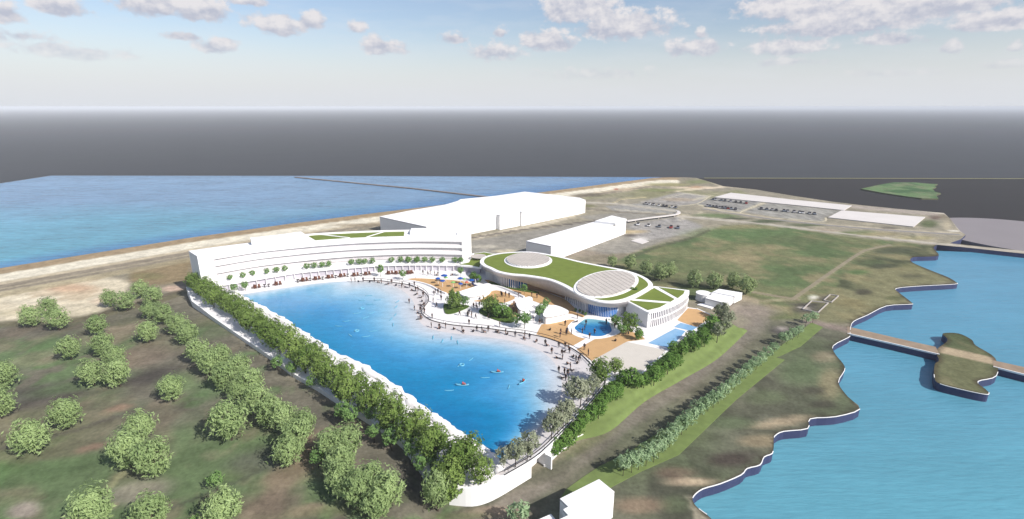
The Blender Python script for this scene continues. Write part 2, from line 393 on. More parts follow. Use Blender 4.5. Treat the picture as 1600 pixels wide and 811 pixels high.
def paint_land(X, Y, Z):
    px, py = proj_np(X, Y, Z)
    sc = np.clip((py-166)/300, .3, 2)
    jx = (fbm(X, Y, .06, 3)-.5)*14*sc; jy = (fbm(X, Y, .06, 9)-.5)*7*sc
    qx, qy = px+jx, py+jy
    n1 = fbm(X, Y, .035, 21); n2 = fbm(X, Y, .11, 33); n3 = fbm(X, Y, .018, 45); n4 = fbm(X, Y, .3, 51, 3)
    C = np.tile(np.array([146., 139, 120]), (len(X), 1))
    def mixin(col, a):
        nonlocal C
        a = np.clip(a, 0, 1)[:, None]; C = C*(1-a)+np.array(col, float)*a
    def blob(cx, cy, rx, ry, col, al=1, ang=0, soft=.6):
        c, s = math.cos(R(ang)), math.sin(R(ang)); dx, dy = qx-cx, qy-cy
        d = np.hypot((dx*c+dy*s)/rx, (-dx*s+dy*c)/ry); mixin(col, al*(1-sstep(1-soft, 1+soft*.4, d)))
    def poly(pt, col, al=1, soft=2, jit=True):
        x, y = (qx, qy) if jit else (px, py)
        d = segdist(x, y, pt, True); sd_ = np.where(inside(x, y, pt), d, -d); mixin(col, al*sstep(-soft, soft, sd_))
    def line(pt, w, col, al=1, jit=.25):
        d = segdist(px+jx*jit, py+jy*jit, pt); mixin(col, al*(1-sstep(w*.6, w*1.4, d)))
    # ---- left wood floor
    left = [(-420, 1000), (-420, 500), (0, 470), (100, 500), (200, 480), (290, 470), (440, 575), (640, 715), (720, 790), (760, 1000)]
    poly(left, (116, 112, 98), 1, 8)
    w = sstep(.48, .62, n1)
    lm = np.where(inside(qx, qy, left), 1., 0)*sstep(480, 540, py)
    mixin((98, 120, 80), lm*sstep(.45, .60, n3)*.85); mixin((74, 70, 68), lm*sstep(.50, .62, n1)*.9); mixin((94, 128, 76), lm*sstep(.56, .66, n2)*.6); mixin((128, 112, 98), lm*sstep(.55, .64, fbm(X, Y, .045, 131))*.5); mixin((136, 126, 106), lm*sstep(.58, .7, fbm(X, Y, .16, 90))*.5)
    mixin((140, 122, 104), lm*sstep(.60, .72, fbm(X, Y, .05, 71))*.8)
    for b in [(60, 620, 120, 22, (84, 78, 76), .7), (210, 560, 80, 20, (140, 122, 108), .6), (235, 590, 60, 14, (70, 66, 64), .7), (130, 600, 100, 12, (100, 124, 82), .6), (190, 640, 30, 7, (164, 132, 112), .7), (140, 700, 30, 6, (162, 130, 112), .7),
              (215, 770, 60, 22, (152, 142, 130), .8), (35, 800, 32, 16, (182, 165, 156), .8), (60, 740, 90, 20, (96, 118, 78), .6), (300, 690, 50, 30, (104, 122, 86), .6), (280, 600, 40, 20, (108, 138, 84), .6), (370, 740, 60, 14, (112, 130, 86), .7),
              (420, 790, 70, 26, (124, 110, 96), .7), (480, 800, 40, 12, (168, 148, 120), .6), (400, 720, 60, 25, (88, 84, 80), .6), (520, 650, 60, 20, (98, 96, 84), .7), (620, 760, 40, 30, (80, 78, 74), .8), (330, 610, 40, 20, (100, 128, 84), .6), (560, 790, 90, 14, (112, 118, 84), .7),
              (180, 520, 90, 12, (150, 132, 116), .6), (60, 560, 80, 12, (152, 138, 118), .5), (330, 500, 60, 10, (112, 112, 88), .6)]:
        blob(b[0], b[1], b[2], b[3], b[4], b[5], -12)
    line([(0, 700), (60, 688), (120, 672), (220, 640)], 3, (92, 88, 80), .6); line([(165, 770), (185, 745), (215, 725)], 4, (160, 158, 120), .7); line([(100, 811), (130, 800), (180, 790)], 4, (170, 158, 132), .7)
    line([(250, 800), (330, 770), (420, 730)], 3, (80, 84, 70), .6)
    # ---- sandy works area and shore on the left
    poly([(-420, 520), (-420, 480), (0, 452), (110, 437), (150, 430), (200, 440), (190, 470), (150, 488), (90, 500), (0, 505)], (224, 212, 184), 1, 5)
    for b in [(110, 452, 50, 9, (206, 168, 136), .7), (165, 470, 30, 8, (214, 190, 164), .6), (50, 470, 60, 7, (232, 222, 196), .6), (30, 490, 60, 6, (206, 196, 160), .5)]: blob(*b)
    mixin((200, 180, 150), np.where(inside(qx, qy, [(0, 450), (200, 430), (190, 480), (0, 505)]), 1, 0)*sstep(.5, .65, n2)*.6)
    line([(-420, 560), (0, 507), (120, 500), (250, 470), (292, 455)], 4, (112, 108, 84), .8); line([(100, 506), (250, 464), (290, 452)], 2, (96, 88, 74), .6)
    poly([(205, 425), (300, 405), (300, 440), (230, 448), (200, 440)], (150, 132, 100), .9, 5); blob(230, 432, 30, 6, (124, 120, 84), .7)
    blob(270, 452, 22, 6, (220, 190, 168), .9)
    sy = shore_y(px); k = (sy-166)/230; off = (py-sy)/k+(n4-.5)*1.5
    sea_side = (px < 1060) & (off < 60)
    def band(a, b, col, al=1, soft=1.2):
        mixin(col, al*np.where(sea_side, sstep(a-soft, a+soft, off)*(1-sstep(b-soft, b+soft, off)), 0))
    band(-5, 9, (166, 146, 116)); band(8.5, 20, (234, 226, 204)); band(20, 24, (208, 194, 166)); band(24, 34, (150, 140, 122)); band(29, 30.5, (196, 184, 156), .7, .6); band(34, 42, (172, 160, 128), .7)
    # ---- middle and far ground
    far = (py < 420) & (px > 560) & (off > 30)
    mixin((152, 146, 128), np.where(far, .8, 0)); mixin((128, 118, 98), np.where(far, sstep(.5, .66, n3)*.6, 0)); mixin((178, 168, 146), np.where(far, sstep(.55, .7, n2)*.6, 0))
    mixin((140, 140, 104), np.where(far & (py < 312), sstep(.42, .6, n3)*.7, 0))
    for pt, col in [([(736, 395), (736, 376), (860, 356), (930, 345), (900, 338), (1000, 330), (1060, 338), (1100, 352), (985, 395), (900, 400), (800, 402)], (150, 146, 136)),
                    ([(985, 352), (1060, 338), (1098, 355), (1070, 366), (1010, 376), (985, 372)], (164, 160, 154)),
                    ([(945, 322), (1010, 317), (1060, 328), (1050, 334), (960, 330)], (158, 156, 150)), ([(1000, 316), (1060, 300), (1110, 306), (1090, 318), (1060, 322)], (162, 158, 152)),
                    ([(1085, 318), (1125, 306), (1195, 316), (1158, 331), (1110, 327)], (156, 154, 148)), ([(1160, 331), (1200, 317), (1320, 330), (1290, 340), (1285, 347), (1230, 342)], (158, 156, 148)),
                    ([(1330, 320), (1400, 326), (1470, 334), (1465, 338), (1330, 325)], (172, 162, 150))]:
        poly(pt, col, .95, 1.2, False)
    # parked cars, seen as specks, and pale aisles
    park = np.zeros(len(px), bool)
    for pt in ([(1085, 318), (1125, 306), (1195, 316), (1158, 331), (1110, 327)], [(1160, 331), (1200, 317), (1320, 330), (1285, 345)], [(1000, 316), (1060, 305), (1060, 322)], [(985, 352), (1060, 340), (1060, 362), (985, 372)]): park |= inside(px, py, pt)
    mixin((86, 84, 84), np.where(park, sstep(.66, .74, vnoise(X*.6, Y*.25, 5))*.3, 0)); mixin((206, 204, 198), np.where(park, sstep(.78, .84, vnoise(X*.7+9, Y*.3, 8))*.3, 0))
    for pt, wd, col, al in [([(1126, 330), (1155, 333), (1160, 330), (1195, 316)], 1.0, (216, 206, 176), .9), ([(1090, 320), (1108, 323), (1126, 330)], 1.0, (214, 204, 170), .9), ([(1082, 312), (1100, 309), (1112, 305)], 1.0, (214, 204, 176), .8), ([(906, 316), (960, 318), (1040, 328), (1058, 331)], 1.2, (212, 204, 184), .8),
                            ([(958, 317), (970, 311), (1010, 308)], .8, (204, 190, 150), .8), ([(905, 325), (945, 329), (1050, 337)], 1.0, (120, 112, 98), .7), ([(960, 327), (1040, 334)], .8, (206, 196, 170), .6), ([(1040, 310), (1070, 302), (1105, 306)], .9, (204, 196, 172), .7),
                            ([(905, 333), (870, 345), (740, 372)], 2.2, (196, 186, 166), .9), ([(736, 372), (800, 361), (862, 353), (930, 345)], 1.0, (92, 86, 82), .8), ([(1060, 338), (1180, 348), (1240, 356), (1330, 366), (1460, 381), (1600, 394), (1800, 413)], 1.6, (200, 192, 176), 1),
                            ([(1100, 325), (1200, 341), (1300, 352), (1400, 360), (1505, 366)], 2.0, (188, 178, 156), .9), ([(1040, 300), (1095, 295), (1140, 291)], 1.3, (226, 210, 182), .9), ([(1060, 344), (1080, 337), (1066, 335)], 1.0, (206, 196, 170), .7)]:
        line(pt, wd, col, al)
    for b in [(1085, 293, 40, 2.5, (224, 204, 176), .9), (1088, 292, 12, 1.5, (176, 140, 110), .8), (920, 305, 30, 3.5, (102, 96, 82), .7), (975, 296, 18, 3, (196, 178, 152), .8), (963, 295, 4, 1.2, (170, 80, 60), .8), (1045, 300, 14, 1.5, (96, 92, 70), .7), (1030, 297, 40, 3, (130, 136, 92), .8),
              (1045, 288, 40, 3, (150, 146, 100), .8), (1150, 300, 14, 3, (140, 142, 100), .6), (1090, 284, 22, 4, (128, 136, 92), .8), (1060, 312, 30, 3, (178, 158, 128), .5), (1015, 318, 12, 2, (90, 86, 80), .7), (920, 322, 14, 2, (118, 118, 80), .9), (1096, 333, 8, 1.5, (226, 212, 184), .9),
              (1120, 337, 40, 4, (106, 122, 84), .9), (1150, 341, 24, 2.4, (74, 78, 62), .9), (1200, 346, 34, 3.2, (74, 84, 62), .9), (1260, 352, 34, 3, (86, 96, 70), .9), (1290, 360, 30, 3, (172, 158, 138), .8), (1340, 364, 34, 4, (112, 124, 84), .8), (1375, 366, 40, 3.5, (158, 148, 112), .8), (1430, 372, 38, 4, (164, 156, 118), .9),
              (1425, 370, 3, 5, (96, 104, 84), .8), (1450, 350, 18, 7, (92, 102, 70), .9), (1462, 340, 10, 4, (104, 84, 76), .8), (1480, 352, 6, 10, (196, 184, 156), .9), (1388, 357, 14, 2, (80, 74, 70), .7), (1470, 332, 16, 2, (224, 216, 200), .9), (1492, 361, 12, 1.6, (232, 226, 212), .9), (985, 362, 30, 4, (200, 178, 134), .7), (1000, 374, 14, 2.5, (226, 222, 214), .9),
              (985, 368, 16, 2, (80, 74, 70), .8), (900, 397, 50, 6, (140, 128, 112), .7), (760, 385, 30, 3, (206, 198, 178), .7), (790, 392, 24, 3, (212, 200, 168), .8), (640, 352, 40, 3, (186, 172, 144), .7), (560, 352, 50, 3, (150, 136, 112), .7)]:
        blob(*b)
    # ---- the big green field
    fieldp = [(985, 398), (1040, 380), (1075, 372), (1130, 352), (1180, 350), (1270, 361), (1380, 376), (1458, 386), (1460, 398), (1425, 404), (1440, 424), (1380, 446), (1300, 452), (1290, 500), (1190, 500), (1150, 470), (1080, 470), (1000, 440), (950, 412)]
    poly(fieldp, (116, 121, 86), 1, 3)
    fm = np.where(inside(qx, qy, fieldp), 1., 0)
    mixin((92, 112, 74), fm*sstep(.45, .62, n1)*.8); mixin((142, 134, 102), fm*sstep(.55, .68, n2)*.7); mixin((152, 140, 108), fm*sstep(.60, .72, fbm(X, Y, .05, 63))*.7); mixin((86, 102, 68), fm*sstep(.55, .7, fbm(X, Y, .07, 64))*.6)
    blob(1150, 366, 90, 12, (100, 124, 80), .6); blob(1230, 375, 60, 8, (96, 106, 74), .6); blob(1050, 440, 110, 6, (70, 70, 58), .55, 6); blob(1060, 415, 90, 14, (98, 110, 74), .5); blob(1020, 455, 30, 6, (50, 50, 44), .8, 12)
    line([(985, 402), (1040, 382), (1080, 372), (1108, 360)], 1.8, (92, 92, 74), .8); line([(1190, 470), (1240, 468), (1262, 452), (1330, 404), (1350, 392), (1390, 383)], 2.2, (158, 150, 120), .85); line([(1175, 456), (1215, 463), (1250, 468)], 1.8, (164, 150, 126), .7)
    # ---- rough shore east of the field
    east = [(1300, 452), (1340, 402), (1380, 385), (1462, 384), (1467, 400), (1424, 404), (1494, 441), (1400, 450), (1425, 474), (1330, 505), (1260, 500), (1240, 480)]
    poly(east, (128, 126, 94), .95, 3); em = np.where(inside(qx, qy, east), 1., 0)
    mixin((74, 80, 60), em*sstep(.48, .62, n1)*.8); mixin((150, 140, 104), em*sstep(.55, .68, n2)*.5)
    for b in [(1400, 392, 40, 6, (76, 82, 64), .8), (1360, 410, 30, 7, (80, 92, 64), .8), (1380, 416, 26, 5, (64, 70, 56), .8), (1345, 425, 20, 4, (94, 122, 74), .7), (1348, 456, 16, 6, (70, 68, 58), .8), (1425, 432, 26, 3, (84, 84, 66), .7), (1400, 465, 20, 4, (92, 96, 66), .7), (1330, 475, 30, 8, (130, 122, 88), .6), (1440, 415, 40, 8, (140, 136, 96), .6)]: blob(*b)
    # ---- right flank: track, verges and lake shore
    flank = [(1190, 500), (1300, 505), (1328, 520), (1345, 640), (1200, 720), (1080, 780), (1140, 1000), (700, 1000), (700, 800), (830, 750), (915, 690), (1010, 630), (1170, 515)]
    poly(flank, (114, 114, 97), 1, 5); gm = np.where(inside(qx, qy, flank), 1., 0)
    mixin((94, 104, 78), gm*sstep(.46, .64, n3)*.8); mixin((142, 136, 114), gm*sstep(.54, .7, n1)*.6); mixin((78, 80, 66), gm*sstep(.54, .66, n2)*.6); mixin((74, 74, 64), gm*sstep(.58, .68, fbm(X, Y, .07, 101))*.7)
    line([(1140, 470), (1190, 490), (1180, 515), (1120, 565), (1040, 620), (960, 675), (880, 740), (780, 800), (690, 830)], 13, (142, 132, 122), .7, 1); line([(1160, 462), (1185, 470)], 4, (176, 162, 138), .8, 1)
    line([(1210, 520), (1150, 570), (1060, 640), (960, 712), (880, 765)], 16, (112, 110, 92), .6, 1)
    for b in [(1262, 482, 28, 9, (84, 80, 76), .85), (1290, 466, 14, 5, (92, 88, 82), .7), (1272, 464, 10, 3.5, (226, 222, 206), .95), (1256, 480, 10, 3, (204, 196, 186), .8), (1258, 474, 30, 4, (70, 68, 66), .7), (1216, 516, 20, 7, (86, 82, 80), .85), (1222, 513, 10, 4, (170, 160, 152), .8), (1185, 485, 40, 12, (152, 140, 128), .7), (1240, 470, 22, 5, (110, 108, 84), .5),
              (1250, 580, 46, 22, (98, 112, 82), .8), (1300, 600, 24, 26, (160, 148, 116), .7), (1275, 610, 20, 8, (76, 74, 64), .8), (1290, 560, 24, 10, (158, 144, 120), .7), (1200, 620, 40, 14, (98, 108, 80), .7), (1290, 632, 26, 8, (78, 74, 66), .7), (1225, 660, 60, 9, (178, 160, 132), .8, -8), (1190, 690, 40, 12, (166, 148, 118), .7), (1150, 660, 40, 12, (98, 112, 82), .7), (1140, 720, 36, 12, (80, 72, 66), .9), (1160, 712, 34, 8, (72, 66, 60), .6),
              (1085, 755, 50, 9, (198, 176, 148), .8), (1060, 740, 40, 12, (126, 106, 92), .7), (1060, 790, 30, 16, (98, 108, 80), .7), (1000, 790, 50, 16, (150, 126, 106), .7), (1080, 680, 40, 16, (100, 106, 80), .6), (920, 690, 60, 12, (120, 122, 88), .6, -30), (1020, 620, 60, 10, (130, 124, 108), .5, -30), (860, 740, 50, 14, (92, 92, 76), .7, -25), (780, 800, 70, 10, (140, 122, 106), .7), (720, 805, 60, 8, (108, 114, 82), .6)]: blob(*b)
    line([(1256, 500), (1290, 508), (1330, 517)], 4, (146, 132, 122), .9)
    line([(1330, 517), (1465, 548)], 2, (176, 158, 134), .6)
    # brown rim along the cut banks
    d = segdist(px, py, lake_edge); mixin((62, 56, 46), (1-sstep(.8, 3.2*1.0, d))*.75)
    C = C*(1+(n4[:, None]-.5)*.22)
    C = C*.97+np.array((142., 142, 132))*.03; return lin_np(C)/K*np.where(px < 700, 1.17, 1.24)[:, None]
M['terrain'] = attr_mat('terrain_soil_grass', 1, 0.02, .78, 1.22, (1.3, .3))
land = cdt_mesh('terrain', land_w, pw, M['terrain'], tz, paint_land); struct(land)

def banks(name, outline_w, zt, zb, m):
    V = []; Fc = []; n = len(outline_w)
    for i in range(n): V += [(outline_w[i][0], outline_w[i][1], zt), (outline_w[i][0], outline_w[i][1], zb)]
    for i in range(n-1): Fc.append((2*i, 2*i+1, 2*i+3, 2*i+2))
    return struct(mesh(name, V, Fc, m))
i0 = land_px.index((1509, 367))
edge_w = [tuple(P(a, b))[:2] for a, b in land_px]
banks('shore_bank', edge_w[:i0+1], 0.0, -3.2, pm('shore_soil', alb(120, 108, 92), .95, .1))
banks('lake_bank', edge_w[i0:len(land_px)-1], 0.0, -3.2, M['navy'])
def kerb(pts):
    """white concrete lip on the camera-side edges of a bank"""
    run = []
    mb = MB()
    def flush():
        if len(run) > 1: mb.wall(run, .14, -.06, .06)
    for i in range(len(pts)-1):
        a, b = pts[i], pts[i+1]; d = (b[0]-a[0], b[1]-a[1]); l = math.hypot(*d)
        if abs(d[0]) > .55*l:
            if not run: run.append(a)
            run.append(b)
        else:
            flush(); run = []
    flush(); return mb
j0 = min(i for i in range(i0, len(land_px)) if math.dist(land_px[i], (1494, 441)) < 1)
struct(kerb(edge_w[j0:len(land_px)-1]).build('bank_kerb', M['kerbw']))

def road(name, px, w, m, z=.03):
    struct(MB().wall(XY(spline(px, 4), z), w, z-.02, z).build(name, m))
M['pale_road'] = pm('pale_road', alb(196, 188, 172), .95, .12, .15); M['dirt'] = pm('dirt_path', alb(162, 152, 126), .95, .14, .2); M['pale_edge'] = pm('pale_gravel_edge', alb(220, 210, 180), .95, .12, .2); M['asphalt'] = pm('grey_road', alb(158, 154, 148), .95, .1, .15)
road('road', [(1061, 338.5), (1180, 348.5), (1240, 356), (1330, 366.3), (1460, 381.2), (1540, 388), (1600, 394)], 2.6, M['pale_road'])
road('road', [(1098, 326), (1200, 341.5), (1300, 352.5), (1400, 360.5), (1500, 366.5)], 3.4, M['asphalt'], .035)
road('road', [(908, 316.5), (960, 318.5), (1040, 328.5), (1058, 331.5)], 3.0, M['pale_road'], .04)
road('path', [(1238, 468), (1262, 451), (1300, 424.5), (1338, 399), (1356, 390), (1392, 383)], 1.5, M['dirt'])
road('path', [(1176, 456.5), (1215, 463), (1240, 467)], 1.3, M['dirt'], .035)
for px in ([(1195, 316), (1160, 330), (1155, 333), (1126, 330), (1108, 323), (1090, 320)], [(1060, 322), (1090, 318), (1110, 306)], [(1290, 340), (1285, 346), (1232, 341)]): road('parking_edge', px, 1.1, M['pale_edge'], .045)
# cars in the far car parks
def car_mesh():
    mb = MB()
    def loft(secs, mi):
        b = len(mb.V); n = len(secs[0])
        for q in secs: mb.V += [tuple(p) for p in q]
        for i in range(len(secs)-1):
            for k in range(n): mb.F.append((b+i*n+k, b+i*n+(k+1) % n, b+(i+1)*n+(k+1) % n, b+(i+1)*n+k)); mb.M.append(mi)
        mb.F += [tuple(b+k for k in range(n))[::-1], tuple(b+(len(secs)-1)*n+k for k in range(n))]; mb.M += [mi, mi]
    def sec(x, w, z0, z1): return [(x, -w, z0), (x, w, z0), (x, w, z1*.8+z0*.2), (x, w*.85, z1), (x, -w*.85, z1), (x, -w, z1*.8+z0*.2)]
    loft([sec(-2.2, .75, .35, .75), sec(-1.9, .9, .25, .9), sec(1.2, .9, .25, .88), sec(2.1, .8, .3, .7)], 0)
    loft([[(-1.9, -.7, .88), (-1.9, .7, .88), (-1.3, .62, 1.42), (-1.3, -.62, 1.42)], [(.9, -.72, .86), (.9, .72, .86), (.2, .62, 1.42), (.2, -.62, 1.42)]], 1)
    for x in (-1.4, 1.35):
        for y in (-.85, .85): mb.tube([(x, y-.1, .32), (x, y+.1, .32)], .32, 10, 1)
    return mb
cpaint = pm('car_paint', (.5, .5, .5), .35, .02, 1, .5); N_ = cpaint.node_tree.nodes; oi_ = N_.new('ShaderNodeObjectInfo'); cr_ = N_.new('ShaderNodeValToRGB'); cr_.color_ramp.interpolation = 'CONSTANT'
for p_, c_ in ((.25, (.06, .06, .065, 1)), (.45, (.6, .6, .6, 1)), (.7, (.12, .14, .17, 1)), (.88, (.25, .04, .03, 1))): e_ = cr_.color_ramp.elements.new(p_); e_.color = c_
cr_.color_ramp.elements[0].color = (.3, .3, .31, 1); cpaint.node_tree.links.new(oi_.outputs['Random'], cr_.inputs[0]); cpaint.node_tree.links.new(cr_.outputs[0], N_['Principled BSDF'].inputs['Base Color'])
co_ = car_mesh().build('parked_car', [cpaint, M['dark']]); cme = co_.data; bpy.data.objects.remove(co_)
rows = [((1010, 319), (1056, 325), 8, 'in the car park right of the walkway'), ((1104, 322.5), (1148, 327.5), 10, 'in the car park before the long flat warehouse'), ((1112, 312), (1165, 318), 8, 'in the row nearest the long flat warehouse'), ((1190, 327), (1272, 335), 11, 'in the wide car park before the wide warehouse'), ((1000, 352), (1060, 357), 5, 'on the grey lot behind the slab block')]
for (x0, y0), (x1, y1), n_, wh_ in rows:
    for i in range(n_):
        t = (i+random.uniform(-.3, .3))/(n_-1); o = bpy.data.objects.new('parked_car', cme); link(o); o.location = P(x0+(x1-x0)*t, y0+(y1-y0)*t, .05); o.rotation_euler = (0, 0, R(68)+random.choice((0, math.pi))+random.uniform(-.05, .05))
        tag(o, 'tiny parked car %s, %s from the left' % (wh_, ordw(i+1)), 'car', 'cars parked on the far lots')
# islands and causeways in the lake
def paint_isl(X, Y, Z):
    n1 = fbm(X, Y, .06, 5); n2 = fbm(X, Y, .14, 6)
    C = np.tile(np.array([122., 124, 92]), (len(X), 1))
    for col, a in (((90, 102, 72), sstep(.46, .62, n1)*.8), ((152, 142, 112), sstep(.55, .7, n2)*.6)):
        C = C*(1-a[:, None])+np.array(col)*a[:, None]
    px, py = proj_np(X, Y, Z)
    d = segdist(px, py, [(1455, 543), (1480, 548), (1560, 566)]); a = (1-sstep(4, 7, d))[:, None]; C = C*(1-a)+np.array((196, 178, 148))*a
    d = segdist(X, Y, isl_w, True); a = ((1-sstep(.2, 1.4, d))*.6)[:, None]; C = C*(1-a)+np.array((76, 66, 54))*a
    return lin_np(C)/K
isl_px = [(1473, 521), (1497.5, 521), (1518, 530.6), (1525, 540), (1555, 559.5), (1557, 587), (1528, 596), (1540, 608), (1545.5, 614.5), (1538, 616), (1504, 609), (1468.6, 599.6), (1460, 590), (1460.6, 569), (1467, 563), (1463, 547), (1478, 535), (1480, 529)]
isl_w = [tuple(v)[:2] for v in spline(XY(isl_px), 4, True)]
ipts = [(a, b) for a in np.arange(1455, 1560, 3.5) for b in np.arange(519, 618, 2.5)]
ia = np.array(ipts); k_ = inside(ia[:, 0], ia[:, 1], isl_px) & (segdist(ia[:, 0], ia[:, 1], isl_px, True) > 2)
struct(cdt_mesh('island', isl_w, [tuple(P(a, b))[:2] for a, b in ia[k_]], M['terrain'], lambda X, Y: np.zeros_like(X)+.004, paint_isl))
banks('island_bank', isl_w+[isl_w[0]], 0.0, -3.2, M['navy'])
struct(kerb([p for p in isl_w if proj(p[0], p[1], 0)[1] > 584 or proj(p[0], p[1], 0)[0] > 1530 and proj(p[0], p[1], 0)[1] > 575]).build('island_kerb', M['kerbw']))
M['causeway'] = pm('causeway_gravel', alb(172, 152, 130), .95, .14, .5)
for nm, pp in (('causeway', [(1324, 510), (1400, 528), (1462, 542), (1468, 554), (1400, 538), (1324, 521)]), ('causeway', [(1552, 563), (1620, 578), (1800, 616), (1800, 632), (1620, 590), (1552, 573)])):
    struct(MB().prism(XY(pp), -3.2, .02).build(nm, [M['causeway']]))
    q = XY(pp)[3:]; struct(MB().wall(q, .3, -.3, .14).build('causeway_kerb', M['kerbw'])); struct(MB().wall([(a, b-.18) for a, b in q], .05, -3.1, -.31).build('causeway_bank', M['navy']))
# far green island on the dark plain, and the grey round platform
gi = [(1345, 296), (1372, 290), (1396, 286), (1430, 286.4), (1452, 288), (1465, 288.6), (1459, 291), (1463, 293), (1457, 296), (1461, 300), (1470, 303), (1462, 306), (1466, 311.5), (1440, 311), (1420, 308.5), (1380, 302.5), (1358, 298.5)]
def paint_gi(X, Y, Z):
    n1 = fbm(X, Y, .05, 5); n2 = fbm(X, Y, .12, 16); C = np.tile(np.array([118., 146, 100]), (len(X), 1))
    for col, a in (((80, 112, 74), sstep(.42, .6, n1)*.9), ((138, 144, 112), sstep(.55, .7, n2)*.8)): C = C*(1-a[:, None])+np.array(col)*a[:, None]
    return lin_np(C)/K
ga = np.array([(a, b) for a in np.arange(1345, 1470, 3) for b in np.arange(286, 313, 1.)]); ga = ga[inside(ga[:, 0], ga[:, 1], gi) & (segdist(ga[:, 0], ga[:, 1], gi, True) > .6)]
gi_w = XY(gi, -2.6)
struct(cdt_mesh('green_island', gi_w, [tuple(P(a, b, -2.6))[:2] for a, b in ga], M['terrain'], lambda X, Y: np.zeros_like(X)-2.6+fbm(X, Y, .1, 3)*1.2, paint_gi))
banks('green_island_bank', gi_w+[gi_w[0]], -2.0, -3.2, pm('far_soil', alb(110, 112, 84), 1))
c = P(1612, 368, -1.2); el_ = [(c.x+46*math.cos(2*math.pi*i/96), c.y+46*math.sin(2*math.pi*i/96)) for i in range(96)]
struct(MB().prism(el_, -3.3, -1.2).build('round_platform', M['disc']))

# ---------------------------------------------------------------- water
def water_mat(name, rough, bump, bscale, stretch, lo, hi, scales, bdist=.3, spec=.35):
    return attr_mat(name, rough, spec, lo, hi, scales, bump, bscale, stretch, bdist)
M['sea'] = water_mat('sea_water', .25, .8, .45, (.45, 2.2, 1), .78, 1.22, (.16, .5), 1.0, .2)
M['lake'] = water_mat('lake_water', .25, .35, .5, (.4, 1.9, 1), .94, 1.06, (.12, .5), .6, .2)
M['lagoon'] = water_mat('lagoon_water', .16, .3, .8, (.6, 1.5, 1), .88, 1.12, (.3, 1.8), .25, .3)
def flat_paint(col):
    return lambda X, Y, Z: np.tile(lin_np(np.array(col, float))/K, (len(X), 1))
def paint_sea(X, Y, Z):
    px, py = proj_np(X, Y, Z); d = (py-shore_y(px)); t = (sstep(312, 350, py+(fbm(X, Y, .02, 4)-.5)*24)*.7+.3*sstep(340, 430, py))[:, None]
    C = np.array((132., 174, 212))*(1-t)+np.array((104., 192, 216))*t  # far tint puts the sky's reflection into the water colour
    a = (sstep(-16, 0, d)*.9)[:, None]*.8; C = C*(1-a)+np.array((70., 136, 200))*a
    n = fbm(X*.5, Y*1.4, .05, 12)[:, None]; C = C*(1+(n-.5)*.22)
    return lin_np(C)/K*.86
sea_px = [(80, 274.5), (560, 275), (1030, 277), (1055, 278.5), (950, 294), (860, 306), (600, 341), (300, 384), (0, 436), (-500, 520), (-900, 590), (-900, 424)]
sa = np.array([(a, b) for a in np.arange(-900, 1060, 14) for b in np.concatenate([np.arange(276, 300, 3), np.arange(300, 520, 6)])], float); sa = sa[inside(sa[:, 0], sa[:, 1], sea_px) & (segdist(sa[:, 0], sa[:, 1], sea_px, True) > 1.5)]
struct(cdt_mesh('sea', XY(sea_px, -1.6), [tuple(P(a, b, -1.6))[:2] for a, b in sa], M['sea'], lambda X, Y: np.zeros_like(X)-1.6, paint_sea))
sw = XY(sea_px, -1.6); banks('sea_edge', [sw[-1], sw[0], sw[1], sw[2]], -1.45, -3.2, pm('sea_rim', alb(150, 156, 170), .8))
def paint_lake(X, Y, Z):
    px, py = proj_np(X, Y, Z); t = sstep(390, 800, py)[:, None]; C = np.array((102., 172, 204))*(1-t)+np.array((112., 183, 203))*t
    n = fbm(X*.6, Y*1.5, .06, 12)[:, None]; C = C*(1+(n-.5)*.10); return lin_np(C)/K*.92
lk = [(1450, 385), (1540, 388.5), (1600, 394.5), (1800, 414), (2400, 475), (2400, 1000), (1000, 1000), (1040, 760), (1180, 640), (1270, 560), (1290, 470), (1380, 420)]
lw = [tuple(P(a, b, 0))[:2] for a, b in lk]
la = np.array([(a, b) for a in np.arange(1000, 2400, 22) for b in np.arange(390, 1000, 14)], float); la = la[inside(la[:, 0], la[:, 1], lk) & (segdist(la[:, 0], la[:, 1], lk, True) > 3)]
struct(cdt_mesh('lake', lw, [tuple(P(a, b, 0))[:2] for a, b in la], M['lake'], lambda X, Y: np.zeros_like(X)-2.0, paint_lake))

# breakwater across the sea
bw = XY([(462, 276.5), (560, 286), (640, 293.5), (763, 307.5)], -1.2)
t_ = empty('breakwater', (bw[0][0], bw[0][1], -1.6), 'long thin stone breakwater running across the blue sea', 'breakwater'); t0 = t_.location.copy()
def local(pts, o): return [(p[0]-o[0], p[1]-o[1])+tuple(p[2:]) for p in pts]
MB().wall(local(bw, t0), 3.0, -1.0, .5).build('stone_core', M['breakw'], t_); MB().wall(local(bw, t0), 5.0, -1.2, .12).build('rubble_footing', pm('dark_rubble', alb(98, 92, 90), 1, .2, .3), t_)

# ================================================================= LAGOON DECK
deck_px = [(291, 449), (300, 471), (333, 496), (363, 517), (425, 559), (458, 584), (495.5, 605), (523, 623), (567, 651), (604, 674.5), (630, 693), (652, 716), (674, 745), (701, 761), (736, 763.5), (762, 757.5), (788, 744.6), (830, 720), (856, 698), (895.5, 657.6), (913, 641),
           (946.5, 601), (965, 592), (997, 590), (1042, 549.5), (1085, 522), (1116, 494), (1089, 482), (1077, 480.5), (1040, 465), (977, 430), (900, 414), (830, 408), (770, 408), (735, 412), (600, 404), (450, 410), (318, 436)]
deck_w = XY(deck_px, ZP)
struct(MB().prism(deck_w, ZP-.6, ZP, bottom=False).build('promenade', M['deck']))
